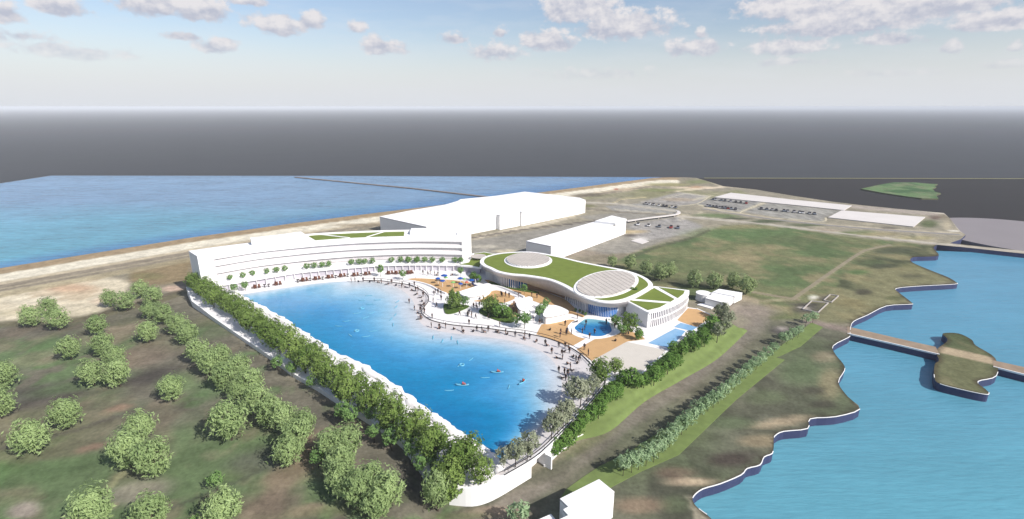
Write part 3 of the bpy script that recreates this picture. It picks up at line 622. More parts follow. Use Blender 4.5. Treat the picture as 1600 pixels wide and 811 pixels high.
# beach
rail_px = [(568, 438.8), (596, 439.5), (620, 442.7), (640, 446), (659, 454), (668, 462), (670, 470), (664, 479), (659, 487), (662, 493), (671, 499.5), (684, 504), (711, 509), (755, 513), (791, 518), (822, 522), (855, 529), (882, 539), (906, 553), (926, 572)]
fence_px = [(926, 572), (940, 590), (946, 600), (931, 620), (913, 641), (895.5, 657.6), (856, 698), (830, 719), (788, 743.6)]
wat_beach = [(560, 439.6), (588, 440.5), (612, 446), (632, 456), (646, 472), (651, 490), (656, 503), (670, 512.5), (700, 519.5), (755, 526), (800, 533), (838, 545), (863, 563), (876, 588), (877, 612), (868, 638), (850, 660), (826, 684), (800, 710), (780, 736), (777, 741)]
wat_dam = [(777, 741), (772, 728), (760, 715), (749, 705), (734, 696), (711, 681), (690, 665), (672, 652), (653, 640), (634, 623), (616, 609), (592, 594), (567, 575), (551, 569), (532, 560), (515, 553), (501, 542), (489, 535), (474, 524), (460, 517.6), (447, 506), (435.5, 498), (422, 492), (407, 482), (393, 475.5), (380, 468), (369, 461.5)]
wat_prom = [(369, 461.5), (420, 453.5), (480, 444.7), (514, 441), (540, 439.7), (560, 439.6)]
beach_px = spline(rail_px, 4)+spline(fence_px, 3)[1:]+list(reversed(wat_beach))[0:0]+[(777, 741), (740, 690), (640, 560), (560, 470), (560, 439.2)]
bw_ = XY(beach_px, ZP)
struct(MB().prism(bw_, ZP-.2, ZP+.02, bottom=False).build('beach', M['beach']))
wb = XY(spline(wat_beach, 5), ZP+.05)
wd = XY(wat_dam, ZP+.05)
sc_ = []
for i in range(len(wd)-1):          # scalloped rock edge
    a, b = Vector(wd[i]), Vector(wd[i+1]); n = Vector((b.y-a.y, a.x-b.x)).normalized(); l = (b-a).length
    for k in range(5): t = k/5; sc_.append(tuple(a.lerp(b, t)-n*(math.sin(math.pi*t)*.12*l*random.uniform(.3, 1.2))))
wp = XY(spline(wat_prom, 5), ZP+.05)
lag_w = wb[:-1]+sc_+wp[:-1]
wbn = [tuple(p) for p in wb]; wpn = [tuple(p) for p in wp]
def paint_lag(X, Y, Z):
    px, py = proj_np(X, Y, Z)
    d = segdist(X, Y, wbn)*(1+4.5*sstep(610, 715, py))*(.55+.45*sstep(450, 560, py)); d2 = segdist(X, Y, wpn)*1.25+2.0+6*sstep(470, 380, px)*0
    d = np.minimum(d, d2); d = d+(fbm(X, Y, .12, 8)-.5)*4*np.clip(d/8, 0, 1)
    ks = [0, 2.2, 5.5, 10, 16.5, 26, 42, 80]; cs = np.array([(222, 226, 230), (206, 222, 234), (162, 208, 234), (108, 184, 226), (62, 158, 214), (28, 148, 200), (14, 130, 188), (12, 124, 182)], float)
    C = np.stack([np.interp(d, ks, cs[:, i]) for i in range(3)], 1)
    bot = sstep(500, 640, py)*sstep(14, 30, d); C = C*(1-.5*bot[:, None])+np.array((8., 130, 188))*.5*bot[:, None]
    return lin_np(C)/K*1.04
la = np.array([(a, b) for a in np.arange(365, 885, 5) for b in np.arange(438, 745, 4)], float); aw = np.array([tuple(P(a, b, ZP+.05))[:2] for a, b in la])
kk = inside(aw[:, 0], aw[:, 1], lag_w) & (segdist(aw[:, 0], aw[:, 1], lag_w, True) > .5)
struct(cdt_mesh('lagoon', lag_w, aw[kk], M['lagoon'], lambda X, Y: np.zeros_like(X)+ZP+.05, paint_lag))
# scalloped white rock ledge between water and avenue
def ledge():
    V = []; Fc = []
    n = len(sc_)
    for i, p in enumerate(sc_):
        a = Vector(sc_[max(i-1, 0)]); b = Vector(sc_[min(i+1, n-1)]); nn = Vector((b.y-a.y, a.x-b.x)).normalized()
        for k, (o, z) in enumerate(((-.3, .0), (-.1, .35), (.35, .5), (.9, .42), (1.5, .22), (1.9, .03))):
            q = Vector(p)+nn*o+Vector((random.uniform(-.15, .15), random.uniform(-.15, .15))); V.append((q.x, q.y, ZP+z*random.uniform(.6, 1.25)+(.02 if z < .1 else 0)))
    for i in range(n-1):
        for k in range(5): Fc.append((i*6+k, i*6+k+1, i*6+6+k+1, i*6+6+k))
    return mesh('rock_ledge', V, Fc, M['rock'], None, True)
tag(ledge(), 'scalloped white rock ledge edging the dark blue lagoon below the avenue trees', 'rock ledge')

# walls of the deck
wl = XY(deck_px[0:14], ZP); wr = XY(spline(deck_px[13:17], 4)+deck_px[17:22], ZP)
tag(MB().wall(wl, .5, -.5, ZP+.12, side=-.4).build('dam_wall', M['white']), 'long low white dam wall beside the path on the wooded side', 'wall')
tag(MB().wall(wl, .14, -.4, ZP-.25, side=-4.0).build('drain_channel', M['dark']) , 'thin dark drain line at the foot of the dam wall', 'drain')
wra = XY(spline(deck_px[13:17], 4)+[deck_px[17]], ZP); wrb = XY([(851, 702.2)]+deck_px[18:22], ZP)
rw = MB().wall(wra, .55, -1.0, ZP+.1, side=-.35).wall(wrb, .55, -1.0, ZP+.1, side=-.35)
rw.wall([wra[-1], wrb[0]], .55, ZP-.55, ZP+.1, side=-.35)
tag(rw.build('retaining_wall', M['white']), 'tall curved white retaining wall at the near corner of the lagoon', 'wall')
wr2 = XY(deck_px[21:28], ZP)
tag(MB().wall(wr2, .4, 0.0, ZP+.08, side=-.4).build('terrace_wall', M['white']), 'white retaining wall hidden behind the hedge trees beside the blue pools', 'wall')

def railing(name, pts_px, label, every, z=ZP, h=1.05, rr=.075):
    w = XY(spline(pts_px, 5), z); t = empty(name, (w[0][0], w[0][1], z), label, 'railing'); o = (w[0][0], w[0][1]); l = local(w, o)
    MB().tube([(a, b, h) for a, b in l], rr, 6).build('top_rail', M['dark'], t)
    MB().wall(l, .05, .04, .3).build('base_plate', M['dark'], t)
    acc = every; pr = None; post = None
    for a, b in l:
        if pr is not None: acc += math.hypot(a-pr[0], b-pr[1])
        pr = (a, b)
        if acc >= every:
            acc = 0
            if post is None: post = MB().tube([(0, 0, 0), (0, 0, h)], .04, 5).build('post', M['dark'], t); q = post
            else: q = post.copy(); COL.objects.link(q); q.parent = t
            q.location = (a, b, 0)
    return t
railing('railing', rail_px, 'thin dark railing curving between the pale beach and the white plaza', 4.0)
railing('railing', fence_px, 'dark fence line on top of the white retaining wall beside the grey-green trees', 4.0, rr=.09)

# gateway in the retaining wall
g0 = P(830, 720, ZP); gate = empty('gateway', (g0.x, g0.y, 0), 'small recessed gateway with a grey side panel in the white retaining wall', 'gateway')
go = (g0.x, g0.y)
a = P(834, 735, 0); b_ = P(848, 731, 0); c_ = P(850, 724, 0)
dv = (Vector(wrb[0])-Vector(wra[-1])).normalized(); nv = Vector((-dv.y, dv.x))
MB().wall(local([tuple(Vector(wra[-1])-dv*.3+nv*1.7), tuple(Vector(wrb[0])+dv*.3+nv*1.7)], go), .2, -1.0, ZP-.61).build('back_panel', M['white2'], gate)
MB().wall(local([tuple(Vector(wrb[0])+dv*.2+nv*1.6), tuple(Vector(wrb[0])+dv*.2+nv*.1)], go), .2, -1.0, ZP-.61).build('side_panel', M['white2'], gate)
MB().box((wrb[0][0]-go[0]-nv.x*.9, wrb[0][1]-go[1]-nv.y*.9, .9), (.35, 1.5, 3.8), math.atan2(dv.y, dv.x)).build('pier', M['white'], gate)
q = XY([(850, 724), (872, 704), (900, 681), (911, 676)], .8)
MB().wall(local(q, go), .3, -1.2, .5).build('low_wall', M['white'], gate)

# ground finishes on the deck
def sheet(name, px, z, m, sp=0, kind='structure', zb=None):
    o = XY(px, z)
    if sp: o = spline(o, sp, True)
    return struct(MB().prism(o, (z-.02) if zb is None else zb, z, bottom=False).build(name, m), kind)
z1 = ZP+.035
sheet('orange_paving', [(846, 507), (888.5, 499), (900, 500), (915, 529), (895, 540.3), (881, 537), (855, 527.6), (838, 522.3)], z1, M['orange'])
sheet('orange_paving', [(901, 546), (929, 530), (960, 524), (968, 513), (1000, 522), (1008, 530), (980, 533.6), (924, 563.6), (909, 553)], z1, M['orange'])
sheet('orange_paving', [(757, 437), (775, 438), (814, 446), (850, 455), (884, 468), (899, 482), (900, 491), (888, 490), (868, 477), (845, 474.5), (819, 464.5), (783, 449.5), (763, 443)], z1, M['orange'])
sheet('orange_paving', [(739, 470), (752, 467.5), (763, 458), (772, 454), (783, 455), (804, 464), (797, 470), (780, 474), (755, 472)], z1, M['orange'], 4)
sheet('orange_paving', [(796, 477), (806, 473), (812, 492), (800, 500), (790, 494)], z1, M['orange'], 3)
sheet('orange_paving', [(1058, 500), (1075, 481.5), (1089, 483), (1114, 494), (1088, 511), (1064, 502.8)], z1, M['orange'])
sheet('play_area', [(632, 437.3), (648, 434.7), (675, 435.6), (709, 437.6), (733, 441), (744, 446.6), (736, 450.5), (720, 454.5), (698, 458.4), (687, 454.5), (673, 446.8), (655, 441)], z1, M['orange'], 4)
sheet('sand_court', [(923, 564.5), (979, 534), (1040.5, 547), (997.5, 588.5)], z1+.004, M['cream'])
sheet('pool', [(1012.5, 536), (1055, 513), (1071, 517.4), (1048, 544)], z1, M['poolblue'])
sheet('pool', [(1053, 510.8), (1063.5, 504.2), (1090, 511), (1080, 517)], z1, M['poolblue'])
ring = [(887, 511.5), (890, 506), (897, 501), (908, 496), (930, 494), (955, 499), (970, 507), (971, 515), (966, 521.5), (946, 528), (921.6, 529.6), (903, 526), (891, 519)]
sheet('pool_surround', ring, z1+.012, M['white'], 4)
pl_px = [(898, 513), (902, 507.5), (909, 502), (917, 498), (934, 499.5), (951, 502.5), (953, 508), (956, 516), (951, 521), (940, 525), (924, 524.6), (907, 520)]
def paint_pool(X, Y, Z):
    px, py = proj_np(X, Y, Z); t = sstep(499, 512, py)[:, None]; C = np.array((150., 214, 228))*(1-t)+np.array((38., 138, 204))*t
    a = (sstep(905, 898, px)*0+.0)[:, None]; return lin_np(C)/K
pw_ = spline(XY(pl_px, z1+.02), 4, True)
pa = np.array([(a, b) for a in np.arange(897, 957, 2.5) for b in np.arange(497, 526, 1.5)], float); paw = np.array([tuple(P(a, b, z1+.02))[:2] for a, b in pa]); kk = inside(paw[:, 0], paw[:, 1], pw_) & (segdist(paw[:, 0], paw[:, 1], pw_, True) > .2)
struct(cdt_mesh('round_pool', pw_, paw[kk], M['lagoon'], lambda X, Y: np.zeros_like(X)+z1+.02, paint_pool))
sheet('planting_bed', [(693, 476), (699, 474), (712, 475), (733, 477.5), (722, 484), (708, 489), (697, 489.5), (694, 484)], ZP+.25, M['lawn3'], 3, zb=ZP-.1)
sheet('planting_bed', [(748, 486), (756, 480), (775, 479), (795, 490), (804, 500), (796, 503.5), (780, 501), (758, 493)], ZP+.25, M['lawn3'], 3, zb=ZP-.1)
sheet('planting_bed', [(766, 439.5), (785, 445), (815, 450.5), (842, 456), (842, 458.5), (812, 453.5), (783, 447.5), (763, 441.5)], ZP+.25, M['lawn3'], 0, zb=ZP-.1)
# berm between deck and track, and the grass verge under the right-hand tree row
bt = [(946.5, 601), (965, 592), (997, 590), (1042, 549.5), (1085, 522), (1116, 494)]; bb = [(905, 688), (954, 673), (1007, 628), (1065, 594), (1122, 560), (1168, 517)]
bt = [(880, 676)]+bt; bb = [(880, 699)]+bb
tw = spline([tuple(P(a, b, ZP-.1)) for a, b in bt], 5); tb = spline([tuple(P(a, b, .02)) for a, b in bb], 5)
V = []; Fc = []; ns = 9
for a, b in zip(tw, tb):
    for k in range(ns):
        t = k/(ns-1); v = Vector(a).lerp(Vector(b), t); v.z = (ZP-.1)*(1-t)+.02*t+(.28*math.sin(t*math.pi*5) if 0 < k < ns-1 else 0); V.append(v)
for i in range(len(tw)-1):
    for k in range(ns-1): Fc.append((i*ns+k, i*ns+k+1, (i+1)*ns+k+1, (i+1)*ns+k))
struct(mesh('grass_berm', V, Fc, M['lawn2'], None, True))
def berm_pt(px, py, f=.35): return P(px, py, (ZP-.1)*(1-f))
sheet('grass_verge', [(884, 765), (910, 746), (936, 729), (985, 704), (1060, 656), (1130, 607), (1200, 553), (1226, 536), (1244, 525), (1256, 513), (1268, 504), (1286, 511), (1251, 541), (1221, 555), (1212, 558), (1226, 562), (1150.5, 624), (1061, 710), (1000, 737), (957, 760), (930, 775), (890, 790), (876, 778)], .12, M['lawn2'], zb=-.05)
sheet('car_park_roof', [(1000, 372), (1014, 377), (1003, 381), (986, 376)], .15, M['greyroof'], zb=-.05)

# ================================================================= BUILDINGS
def thing_at(name, w, z, label, cat, group=None):
    cx = sum(p[0] for p in w)/len(w); cy = sum(p[1] for p in w)/len(w)
    return empty(name, (cx, cy, z), label, cat, group), (cx, cy)
M['line'] = pm('painted_shadow_gap', (.20, .19, .20), .9, .03)  # dark grey for added bands that draw a shadow gap under roof edges
# --- hotel
ZT, ZR = 6.8, 16.2
hf = spline(XY([(308, 400.4), (341, 395.3), (395, 387), (442.7, 381.7), (495, 376.7), (547, 373), (590, 371.2), (631, 370), (675.5, 369.7), (728.5, 370.6)], ZR), 5)
hb = spline(XY([(294.5, 392), (340, 385.5), (392, 379), (440, 373.5), (480, 368), (540, 364.5), (590, 362.5), (632, 361.5), (690, 361), (736, 361.3)], ZR), 5)
nH = len(hf)
hotel, ho = thing_at('hotel', hf, ZP, 'long curved white hotel with banded balconies and a strip of roof lawn', 'hotel')
def L(pts): return local(pts, ho)
z_ = lambda z: z-ZP
def strip(i0, i1, t0, t1):           # outline between front line (t=0) and back line (t=1)
    f = [tuple(Vector(hf[i]).lerp(Vector(hb[i]), t0)) for i in range(i0, i1+1)]; b = [tuple(Vector(hf[i]).lerp(Vector(hb[i]), t1)) for i in range(i0, i1+1)]
    return L(f+b[::-1])
wid = (Vector(hf[20])-Vector(hb[20])).length
rc = 1.15/wid
e0 = 4; e1 = nH-2
MB().prism(strip(0, nH-1, rc, 1.0), z_(0.0), z_(ZR-.25)).build('wall', M['white'], hotel)
MB().prism(strip(0, e0, 0.0, rc), z_(ZT-.2), z_(ZR-.25)).build('end_wall', M['white'], hotel)
MB().prism(strip(e1, nH-1, 0.0, rc), z_(ZT-.2), z_(ZR-.25)).build('end_wall', M['white'], hotel)
MB().prism(strip(0, nH-1, -.003, 1.004), z_(ZR-.25), z_(ZR)).build('roof', M['white'], hotel)
for (za, zb) in ((ZR-2.0, ZR-.25), (ZR-4.5, ZR-3.3), (ZR-7.2, ZR-5.8)):
    MB().prism(strip(e0, e1, 0.0, rc), z_(za), z_(zb)).build('balcony', M['white'], hotel)
for (za, zb) in ((ZR-3.25, ZR-2.05), (ZR-5.75, ZR-4.55), (ZR-9.2, ZR-7.3)):
    mb = MB()
    for i in range(e0, e1): mb.prism(L([hf[i], hf[i+1]])[0:0] or [tuple(Vector(L([hf[i]])[0])+(Vector(L([hb[i]])[0])-Vector(L([hf[i]])[0]))*(rc-.02)), tuple(Vector(L([hf[i+1]])[0])+(Vector(L([hb[i+1]])[0])-Vector(L([hf[i+1]])[0]))*(rc-.02)),
                                      tuple(Vector(L([hf[i+1]])[0])+(Vector(L([hb[i+1]])[0])-Vector(L([hf[i+1]])[0]))*(rc+.001)), tuple(Vector(L([hf[i]])[0])+(Vector(L([hb[i]])[0])-Vector(L([hf[i]])[0]))*(rc+.001))], z_(za), z_(zb))
    mb.build('window_band', pm('balcony_recess', alb(240, 234, 236), .6, .06, .4), hotel)
def frac(px): # index along the front for a photo column
    xs = [proj(p[0], p[1], ZR)[0] for p in hf]; return int(np.argmin([abs(x-px) for x in xs]))
MB().prism(strip(frac(398), frac(480), .42, .99), z_(ZR), z_(ZR+1.9)).build('penthouse', M['white'], hotel)
MB().prism(strip(frac(640), frac(697), .35, .99), z_(ZR), z_(ZR+1.3)).build('penthouse', M['white'], hotel)
MB().prism(strip(frac(697)+1, nH-2, .35, .99), z_(ZR), z_(ZR+.9)).build('penthouse', M['white'], hotel)
ga_, gb_ = frac(496), frac(633)
lawn = MB().prism(strip(ga_, gb_, .12, .92), z_(ZR), z_(ZR+.08)).build('roof_lawn', M['lawn'], hotel)
def hp(px, t): i = frac(px); return tuple(Vector(L([hf[i]])[0]).lerp(Vector(L([hb[i]])[0]), t))
MB().wall([hp(512, .92), hp(548, .12)], .9, z_(ZR+.06), z_(ZR+.16)).build('roof_path', M['white'], lawn); MB().wall([hp(576, .12), hp(598, .92)], .9, z_(ZR+.06), z_(ZR+.16)).build('roof_path', M['white'], lawn)
MB().wall([tuple(v) for v in L([tuple(Vector(hf[i]).lerp(Vector(hb[i]), .96)) for i in range(ga_-2, gb_+2)])], .5, z_(ZR), z_(ZR+.7)).build('parapet', M['white'], hotel)
# terrace over the arcade
tf = spline(XY([(322, 446), (346, 442.7), (400, 434.0), (460, 424.2), (510, 419), (555, 415.2), (595.6, 412.4), (640, 411.3), (675, 411.3), (716, 412)], ZT), 4)
tbk = [tuple(Vector(hf[min(int(i*(nH-1)/(len(tf)-1)), nH-1)])) for i in range(len(tf))]
MB().prism(L(tf+tbk[::-1]), z_(ZT-.95), z_(ZT)).build('terrace', M['white'], hotel)
tin = [tuple(Vector(a).lerp(Vector(b), .14)) for a, b in zip(tf, tbk)]
MB().prism(L(tin+tbk[::-1]), z_(ZP-.3), z_(ZT-.96)).build('arcade_glass', pm('arcade_glazing', alb(222, 218, 228), .3, .14, .3, .4), hotel)
mb = MB()
col0 = None
for i in range(2, len(tf)-1, 1):
    p = L([tuple(Vector(tf[i]).lerp(Vector(tbk[i]), .05))])[0]
    if col0 is None: q = col0 = MB().tube([(0, 0, 0), (0, 0, ZT-.95-ZP)], .14, 8).build('column', M['white2'], hotel)
    else: q = col0.copy(); COL.objects.link(q); q.parent = hotel
    q.location = (p[0], p[1], 0)
MB().wall(L([tuple(Vector(a).lerp(Vector(b), .45)) for a, b in zip(tf, tbk)]), .12, z_(ZT), z_(ZT+.75)).build('terrace_rail', M['white2'], hotel)

# --- link pavilion between hotel and hall
lp = XY([(714, 413.6), (732, 415.5), (752, 418), (757, 406), (775, 397), (757, 393.5), (738, 396), (729, 410)], ZT-.3)
link_, lo_ = thing_at('link_pavilion', lp, ZP, 'low glass link with a lawn roof between the hotel and the green roofed hall', 'pavilion')
q = local(lp, lo_)
MB().prism(q, z_(ZT-.9), z_(ZT-.3)).build('roof', M['white'], link_); MB().prism(inset(ccw(q), .8), z_(0), z_(ZT-.91)).build('glass_wall', M['glassgrey'], link_)
MB().prism(inset(ccw(q), 1.0), z_(ZT-.3), z_(ZT-.2)).build('roof_lawn', M['lawn'], link_)
dc = P(747.6, 400.6, 7.6); dr = (P(759.8, 400.6, 7.6)-dc).length
can = empty('round_canopy', (dc.x, dc.y, ZT-.25), 'small flat grey round canopy over the lawn roof beside the hotel', 'canopy')
MB().prism([(dr*math.cos(i*math.pi/16), dr*math.sin(i*math.pi/16)) for i in range(32)], 1.0, 1.2).build('disc', M['bars'], can); MB().tube([(0, 0, .0), (0, 0, 1.0)], .5, 10).build('column', M['white2'], can)

# --- hall with the peanut-shaped green roof
ZH = 9.4
pea_px = [(750, 409.6), (753, 403.5), (762, 399.5), (777, 396), (797, 394), (825, 393), (848, 395.5), (866, 399), (881, 402), (910, 409), (946, 416), (977, 422), (1000, 429.5), (1015, 438), (1020, 447), (1007, 456.5), (991, 464.5), (975, 470), (955, 472.5), (932, 470.5), (910, 463.5),
          (894, 454.5), (876, 444.5), (854, 436.5), (820, 431), (797, 429), (777, 425), (764, 419), (755, 415)]
pea = spline(XY(pea_px, ZH), 6, True)
hall, po = thing_at('hall', pea, ZP, 'white hall with a peanut shaped green roof and two round skylights', 'hall')
pea = ccw(local(pea, po)); nP = len(pea); nrm = normals2(pea)
def front(i):
    x, y = proj(pea[i][0]+po[0], pea[i][1]+po[1], ZH)
    f = 1.0 if nrm[i][1] < .25 or x < 760 else 0.0
    return x, f
xs_ = [750, 762, 787, 814, 846, 863, 880, 900, 920, 946, 975]; ds_ = [2.4, 2.0, 1.8, 2.7, 4.2, 4.5, 3.9, 2.6, 2.0, 1.9, 2.3]
dep = []
for i in range(nP):
    x, f = front(i); dep.append((np.interp(x, xs_, ds_) if (f and x < 985) else 3.5))
for _ in range(4): dep = [(dep[i-1]+dep[i]*2+dep[(i+1) % nP])/4 for i in range(nP)]
inn = inset(pea, 1.0); wal = inset(pea, 2.6)
MB().prism(pea, z_(ZH-.35), z_(ZH)).build('roof', M['white'], hall)
V = []; Fc = []
for i in range(nP): V += [(pea[i][0]*.9995, pea[i][1]*.9995, z_(ZH-.35)), (inn[i][0], inn[i][1], z_(ZH-dep[i])), (wal[i][0], wal[i][1], z_(ZH-dep[i]+.3))]
for i in range(nP):
    j = (i+1) % nP; Fc += [(3*i, 3*i+1, 3*j+1, 3*j), (3*i+1, 3*i+2, 3*j+2, 3*j+1)]
mesh('fascia', V, Fc, M['fascia'], hall, True)
sections = {}
for i in range(nP):
    x, f = front(i)
    k = 'wall'
    if f and x < 985:
        k = 'grey' if x < 787 else ('blue' if x < 816 else ('brown' if x < 874 else ('grey2' if x < 908 else ('blue2' if x < 972 else 'wall'))))
    sections.setdefault(k, []).append(i)
for k, idx in sections.items():
    mb = MB()
    for i in idx:
        j = (i+1) % nP; mb.add([(wal[i][0], wal[i][1], -3.6 if k == 'wall' else -.2), (wal[j][0], wal[j][1], -3.6 if k == 'wall' else -.2), (wal[j][0], wal[j][1], z_(ZH-dep[j]+.4)), (wal[i][0], wal[i][1], z_(ZH-dep[i]+.4))], [(0, 1, 2, 3)])
    mb.build({'wall': 'wall', 'grey': 'glass_wall', 'grey2': 'glass_wall', 'blue': 'blue_glass', 'blue2': 'blue_glass', 'brown': 'wall'}[k], {'wall': M['white'], 'grey': M['glassgrey'], 'grey2': M['glassgrey'], 'blue': M['glassblue'], 'blue2': M['glassblue'], 'brown': M['brown']}[k], hall)
fin0 = None; fw = inset(pea, 2.2)
for k in ('grey', 'grey2', 'blue', 'blue2'):
    for i in sections.get(k, []):
        j = (i+1) % nP; dd = Vector(fw[j])-Vector(fw[i])
        ng = max(1, int(dd.length/1.1)) if k != 'blue2' else 1
        for q_ in range(ng):
            p = Vector(fw[i]).lerp(Vector(fw[j]), q_/ng); h = ZH-dep[i]+.2-ZP
            if fin0 is None: q = fin0 = MB().box((0, 0, .5), (.16, .45, 1)).build('fin', M['white'], hall)
            else: q = fin0.copy(); COL.objects.link(q); q.parent = hall
            q.location = (p.x, p.y, 0); q.scale = ((.35, .1, h) if k == 'blue2' else (.8, .8, h)); q.rotation_euler = (0, 0, math.atan2(dd.y, dd.x))
lw_ = inset(pea, 1.5)
MB().prism(lw_, z_(ZH), z_(ZH+.07)).build('roof_lawn', M['lawn'], hall)
def skylight(cpx, vx, vy, hgt, zb=ZH):
    n = 48; ring_ = [(cpx[0]+vx[0]*math.cos(2*math.pi*i/n)+vy[0]*math.sin(2*math.pi*i/n), cpx[1]+vx[1]*math.cos(2*math.pi*i/n)+vy[1]*math.sin(2*math.pi*i/n)) for i in range(n)]
    o = ccw(local(XY(ring_, zb), po))
    cx = sum(p[0] for p in o)/n; cy = sum(p[1] for p in o)/n; sc = lambda s: [(cx+(p[0]-cx)*s, cy+(p[1]-cy)*s) for p in o]
    curb = MB().prism(sc(1.0), z_(zb), z_(zb+.2)).build('skylight', M['white'], hall)
    MB().prism(sc(.9), z_(zb+.2), z_(zb+hgt)).build('glass', M['lattice'], curb)
    mb = MB(); g = sc(.9)
    ax = Vector((g[0][0]-cx, g[0][1]-cy)); ay = Vector((g[n//4][0]-cx, g[n//4][1]-cy))
    for q_ in (0, 1):
        for s_ in np.arange(-.9, .95, .15):
            hw = math.sqrt(max(0, 1-s_*s_))*.99; e = []
            for t in (-hw, hw):
                u, v = (s_, t) if q_ else (t, s_); u, v = u*.87-v*.5, u*.5+v*.87
                e.append((cx+ax.x*u+ay.x*v, cy+ax.y*u+ay.y*v))
            mb.wall(e, .09, z_(zb+hgt+.003+.02*q_), z_(zb+hgt+.06+.004*q_))
    mb.build('glazing_bars', M['bars'], curb)
    if hgt > .6:
        m_ = 144; zz = []
        for i in range(m_):
            k = i*n/m_; a_, b_2 = g[int(k) % n], g[(int(k)+1) % n]; f_ = k-int(k); p = (a_[0]+(b_2[0]-a_[0])*f_, a_[1]+(b_2[1]-a_[1])*f_); w_ = 1.022 if i % 3 == 0 else 1.002
            zz.append((cx+(p[0]-cx)*w_, cy+(p[1]-cy)*w_))
        MB().prism(zz, z_(zb+.21), z_(zb+hgt-.05)).build('rim', M['white2'], curb)
skylight((825.3, 407.8), (37.5, 0), (0, 11.8), .7)
skylight((947, 444.6), (50.4, -3.5), (-6.5, 21.6), .45)
for (bx, by) in ((987, 452.5), (993, 452)):
    pass
# --- fan-shaped wing
ZW = 8.6
wf = [(1022, 447), (1040, 449), (1077, 453.5), (1076.5, 459), (1069, 467), (1058, 473.5), (1045, 479.5), (1028, 485), (1014, 488), (1010, 487), (992, 477), (977, 469), (990, 464.8), (1007, 456.5)]
ww = XY(wf, ZW); wing, wo = thing_at('fan_wing', ww, ZP, 'fan shaped white wing with finned curved facade and three triangular roof lawns', 'building')
wq = ccw(local(ww, wo))
arc = spline([XY([p], ZW)[0] for p in wf[2:9]], 5); arc = local(arc, wo)
body = local(XY(wf[0:2], ZW), wo)+arc+local(XY(wf[9:], ZW), wo)
bi = inset(ccw(body), .35)
MB().prism(bi, -3.6, z_(ZW-.5)).build('wall', M['white2'], wing); MB().prism(body, z_(ZW-.5), z_(ZW)).build('roof', M['white'], wing)
for tri in ([(1029, 449), (1042, 450.6), (1070, 454.3), (1068, 459), (1059, 466)], [(1022, 450), (1054, 467.5), (1048, 471.5), (989, 466.8), (1008, 459)], [(981, 469.3), (1042, 474.3), (1030, 480.5), (1012, 484.8)]):
    MB().prism(local(XY(tri, ZW), wo), z_(ZW), z_(ZW+.08)).build('roof_lawn', M['lawn'], wing)
mb = MB(); ai = [(p[0], p[1]) for p in arc]
nm_ = normals2(ai, False)
sgn = 1 if nm_[len(ai)//2][1] < 0 else -1
MB().wall(ai, .25, z_(ZP+2.3), z_(ZP+2.55), side=-.5*sgn).build('mullion_band', M['white'], wing)
tot = sum(math.dist(ai[i], ai[i+1]) for i in range(len(ai)-1)); st_ = tot/34; acc = st_; fin0 = None; gl = MB()
for i in range(len(ai)-1):
    d = math.dist(ai[i], ai[i+1]); t = 0
    while acc+ (d-t) >= st_ and t < d:
        t += st_-acc; acc = 0
        if t > d: break
        p = Vector(ai[i]).lerp(Vector(ai[i+1]), t/d); ang = math.atan2(ai[i+1][1]-ai[i][1], ai[i+1][0]-ai[i][0])
        if fin0 is None: q = fin0 = MB().box((0, 0, (ZW-.51-ZP)/2), (.24, .26, ZW-.51-ZP)).build('fin', M['white'], wing)
        else: q = fin0.copy(); COL.objects.link(q); q.parent = wing
        q.location = (p.x-nm_[i][0]*sgn*.3, p.y-nm_[i][1]*sgn*.3, 0); q.rotation_euler = (0, 0, ang)
    else: acc += d-t if t < d else 0
MB().wall([(a-n[0]*sgn*.31, b-n[1]*sgn*.31) for (a, b), n in zip(ai, nm_)], .06, .02, z_(ZW-.51)).build('glass_wall', pm('wing_glazing', alb(120, 116, 126), .25, .1, .3, .5), wing)
MB().box((arc[-1][0]+.25, arc[-1][1]+.5, z_(ZP+ (ZW-ZP)/2-.45)), (1.0, .6, ZW-ZP-.95), .2).build('corner_pier', M['white'], wing)

# --- long warehouse behind
def block(name, px, zr, z0, label, cat, extra=None, group=None):
    w = XY(px, zr); t, o = thing_at(name, w, z0, label, cat, group); q = ccw(local(w, o))
    MB().prism([(a*.999, b*.999) for a, b in q], -.3, zr-z0-.35).build('wall', M['white'], t); MB().prism([(a*1.0015, b*1.0015) for a, b in q], zr-z0-.38, zr-z0-.26).build('shadow_gap_strip', M['line'], t); MB().prism(q, zr-z0-.255, zr-z0).build('roof', M['white'], t)
    return t, o, q
def block_w(name, w, zr, z0, label, cat):
    t, o = thing_at(name, w, z0, label, cat); q = ccw(local(w, o))
    MB().prism([(a*.999, b*.999) for a, b in q], -.3, zr-z0-.35).build('wall', M['white'], t); MB().prism([(a*1.0015, b*1.0015) for a, b in q], zr-z0-.38, zr-z0-.26).build('shadow_gap_strip', M['line'], t); MB().prism(q, zr-z0-.255, zr-z0).build('roof', M['white'], t); return t, o, q
fa = [Vector(p) for p in XY([(666, 354.2), (776, 335.2), (808, 329.6), (908, 311.4)], 8.2)]; fd = (fa[3]-fa[0]).normalized(); fn = Vector((fd.y, -fd.x))
ff = [fa[0], fa[1], fa[1]+fn*2.6, fa[2]+fn*2.6, fa[2]+fn*3.8, fa[3]+fn*3.8]
wh, wo2, wq2 = block_w('warehouse', XY([(593, 338.3), (640, 329), (694.8, 320), (715, 314), (719.5, 311.3), (774.5, 306), (820, 299.5), (865, 304.5), (906, 309)], 8.2)+[tuple(v) for v in ff[::-1]], 8.2, 0, 'very long white warehouse block behind the hotel', 'warehouse')
MB().prism(local(XY([(722, 311.5), (774, 307), (818, 301), (850, 305), (800, 312)], 8.9), wo2), 8.2, 8.9).build('roof_plant', M['white'], wh)
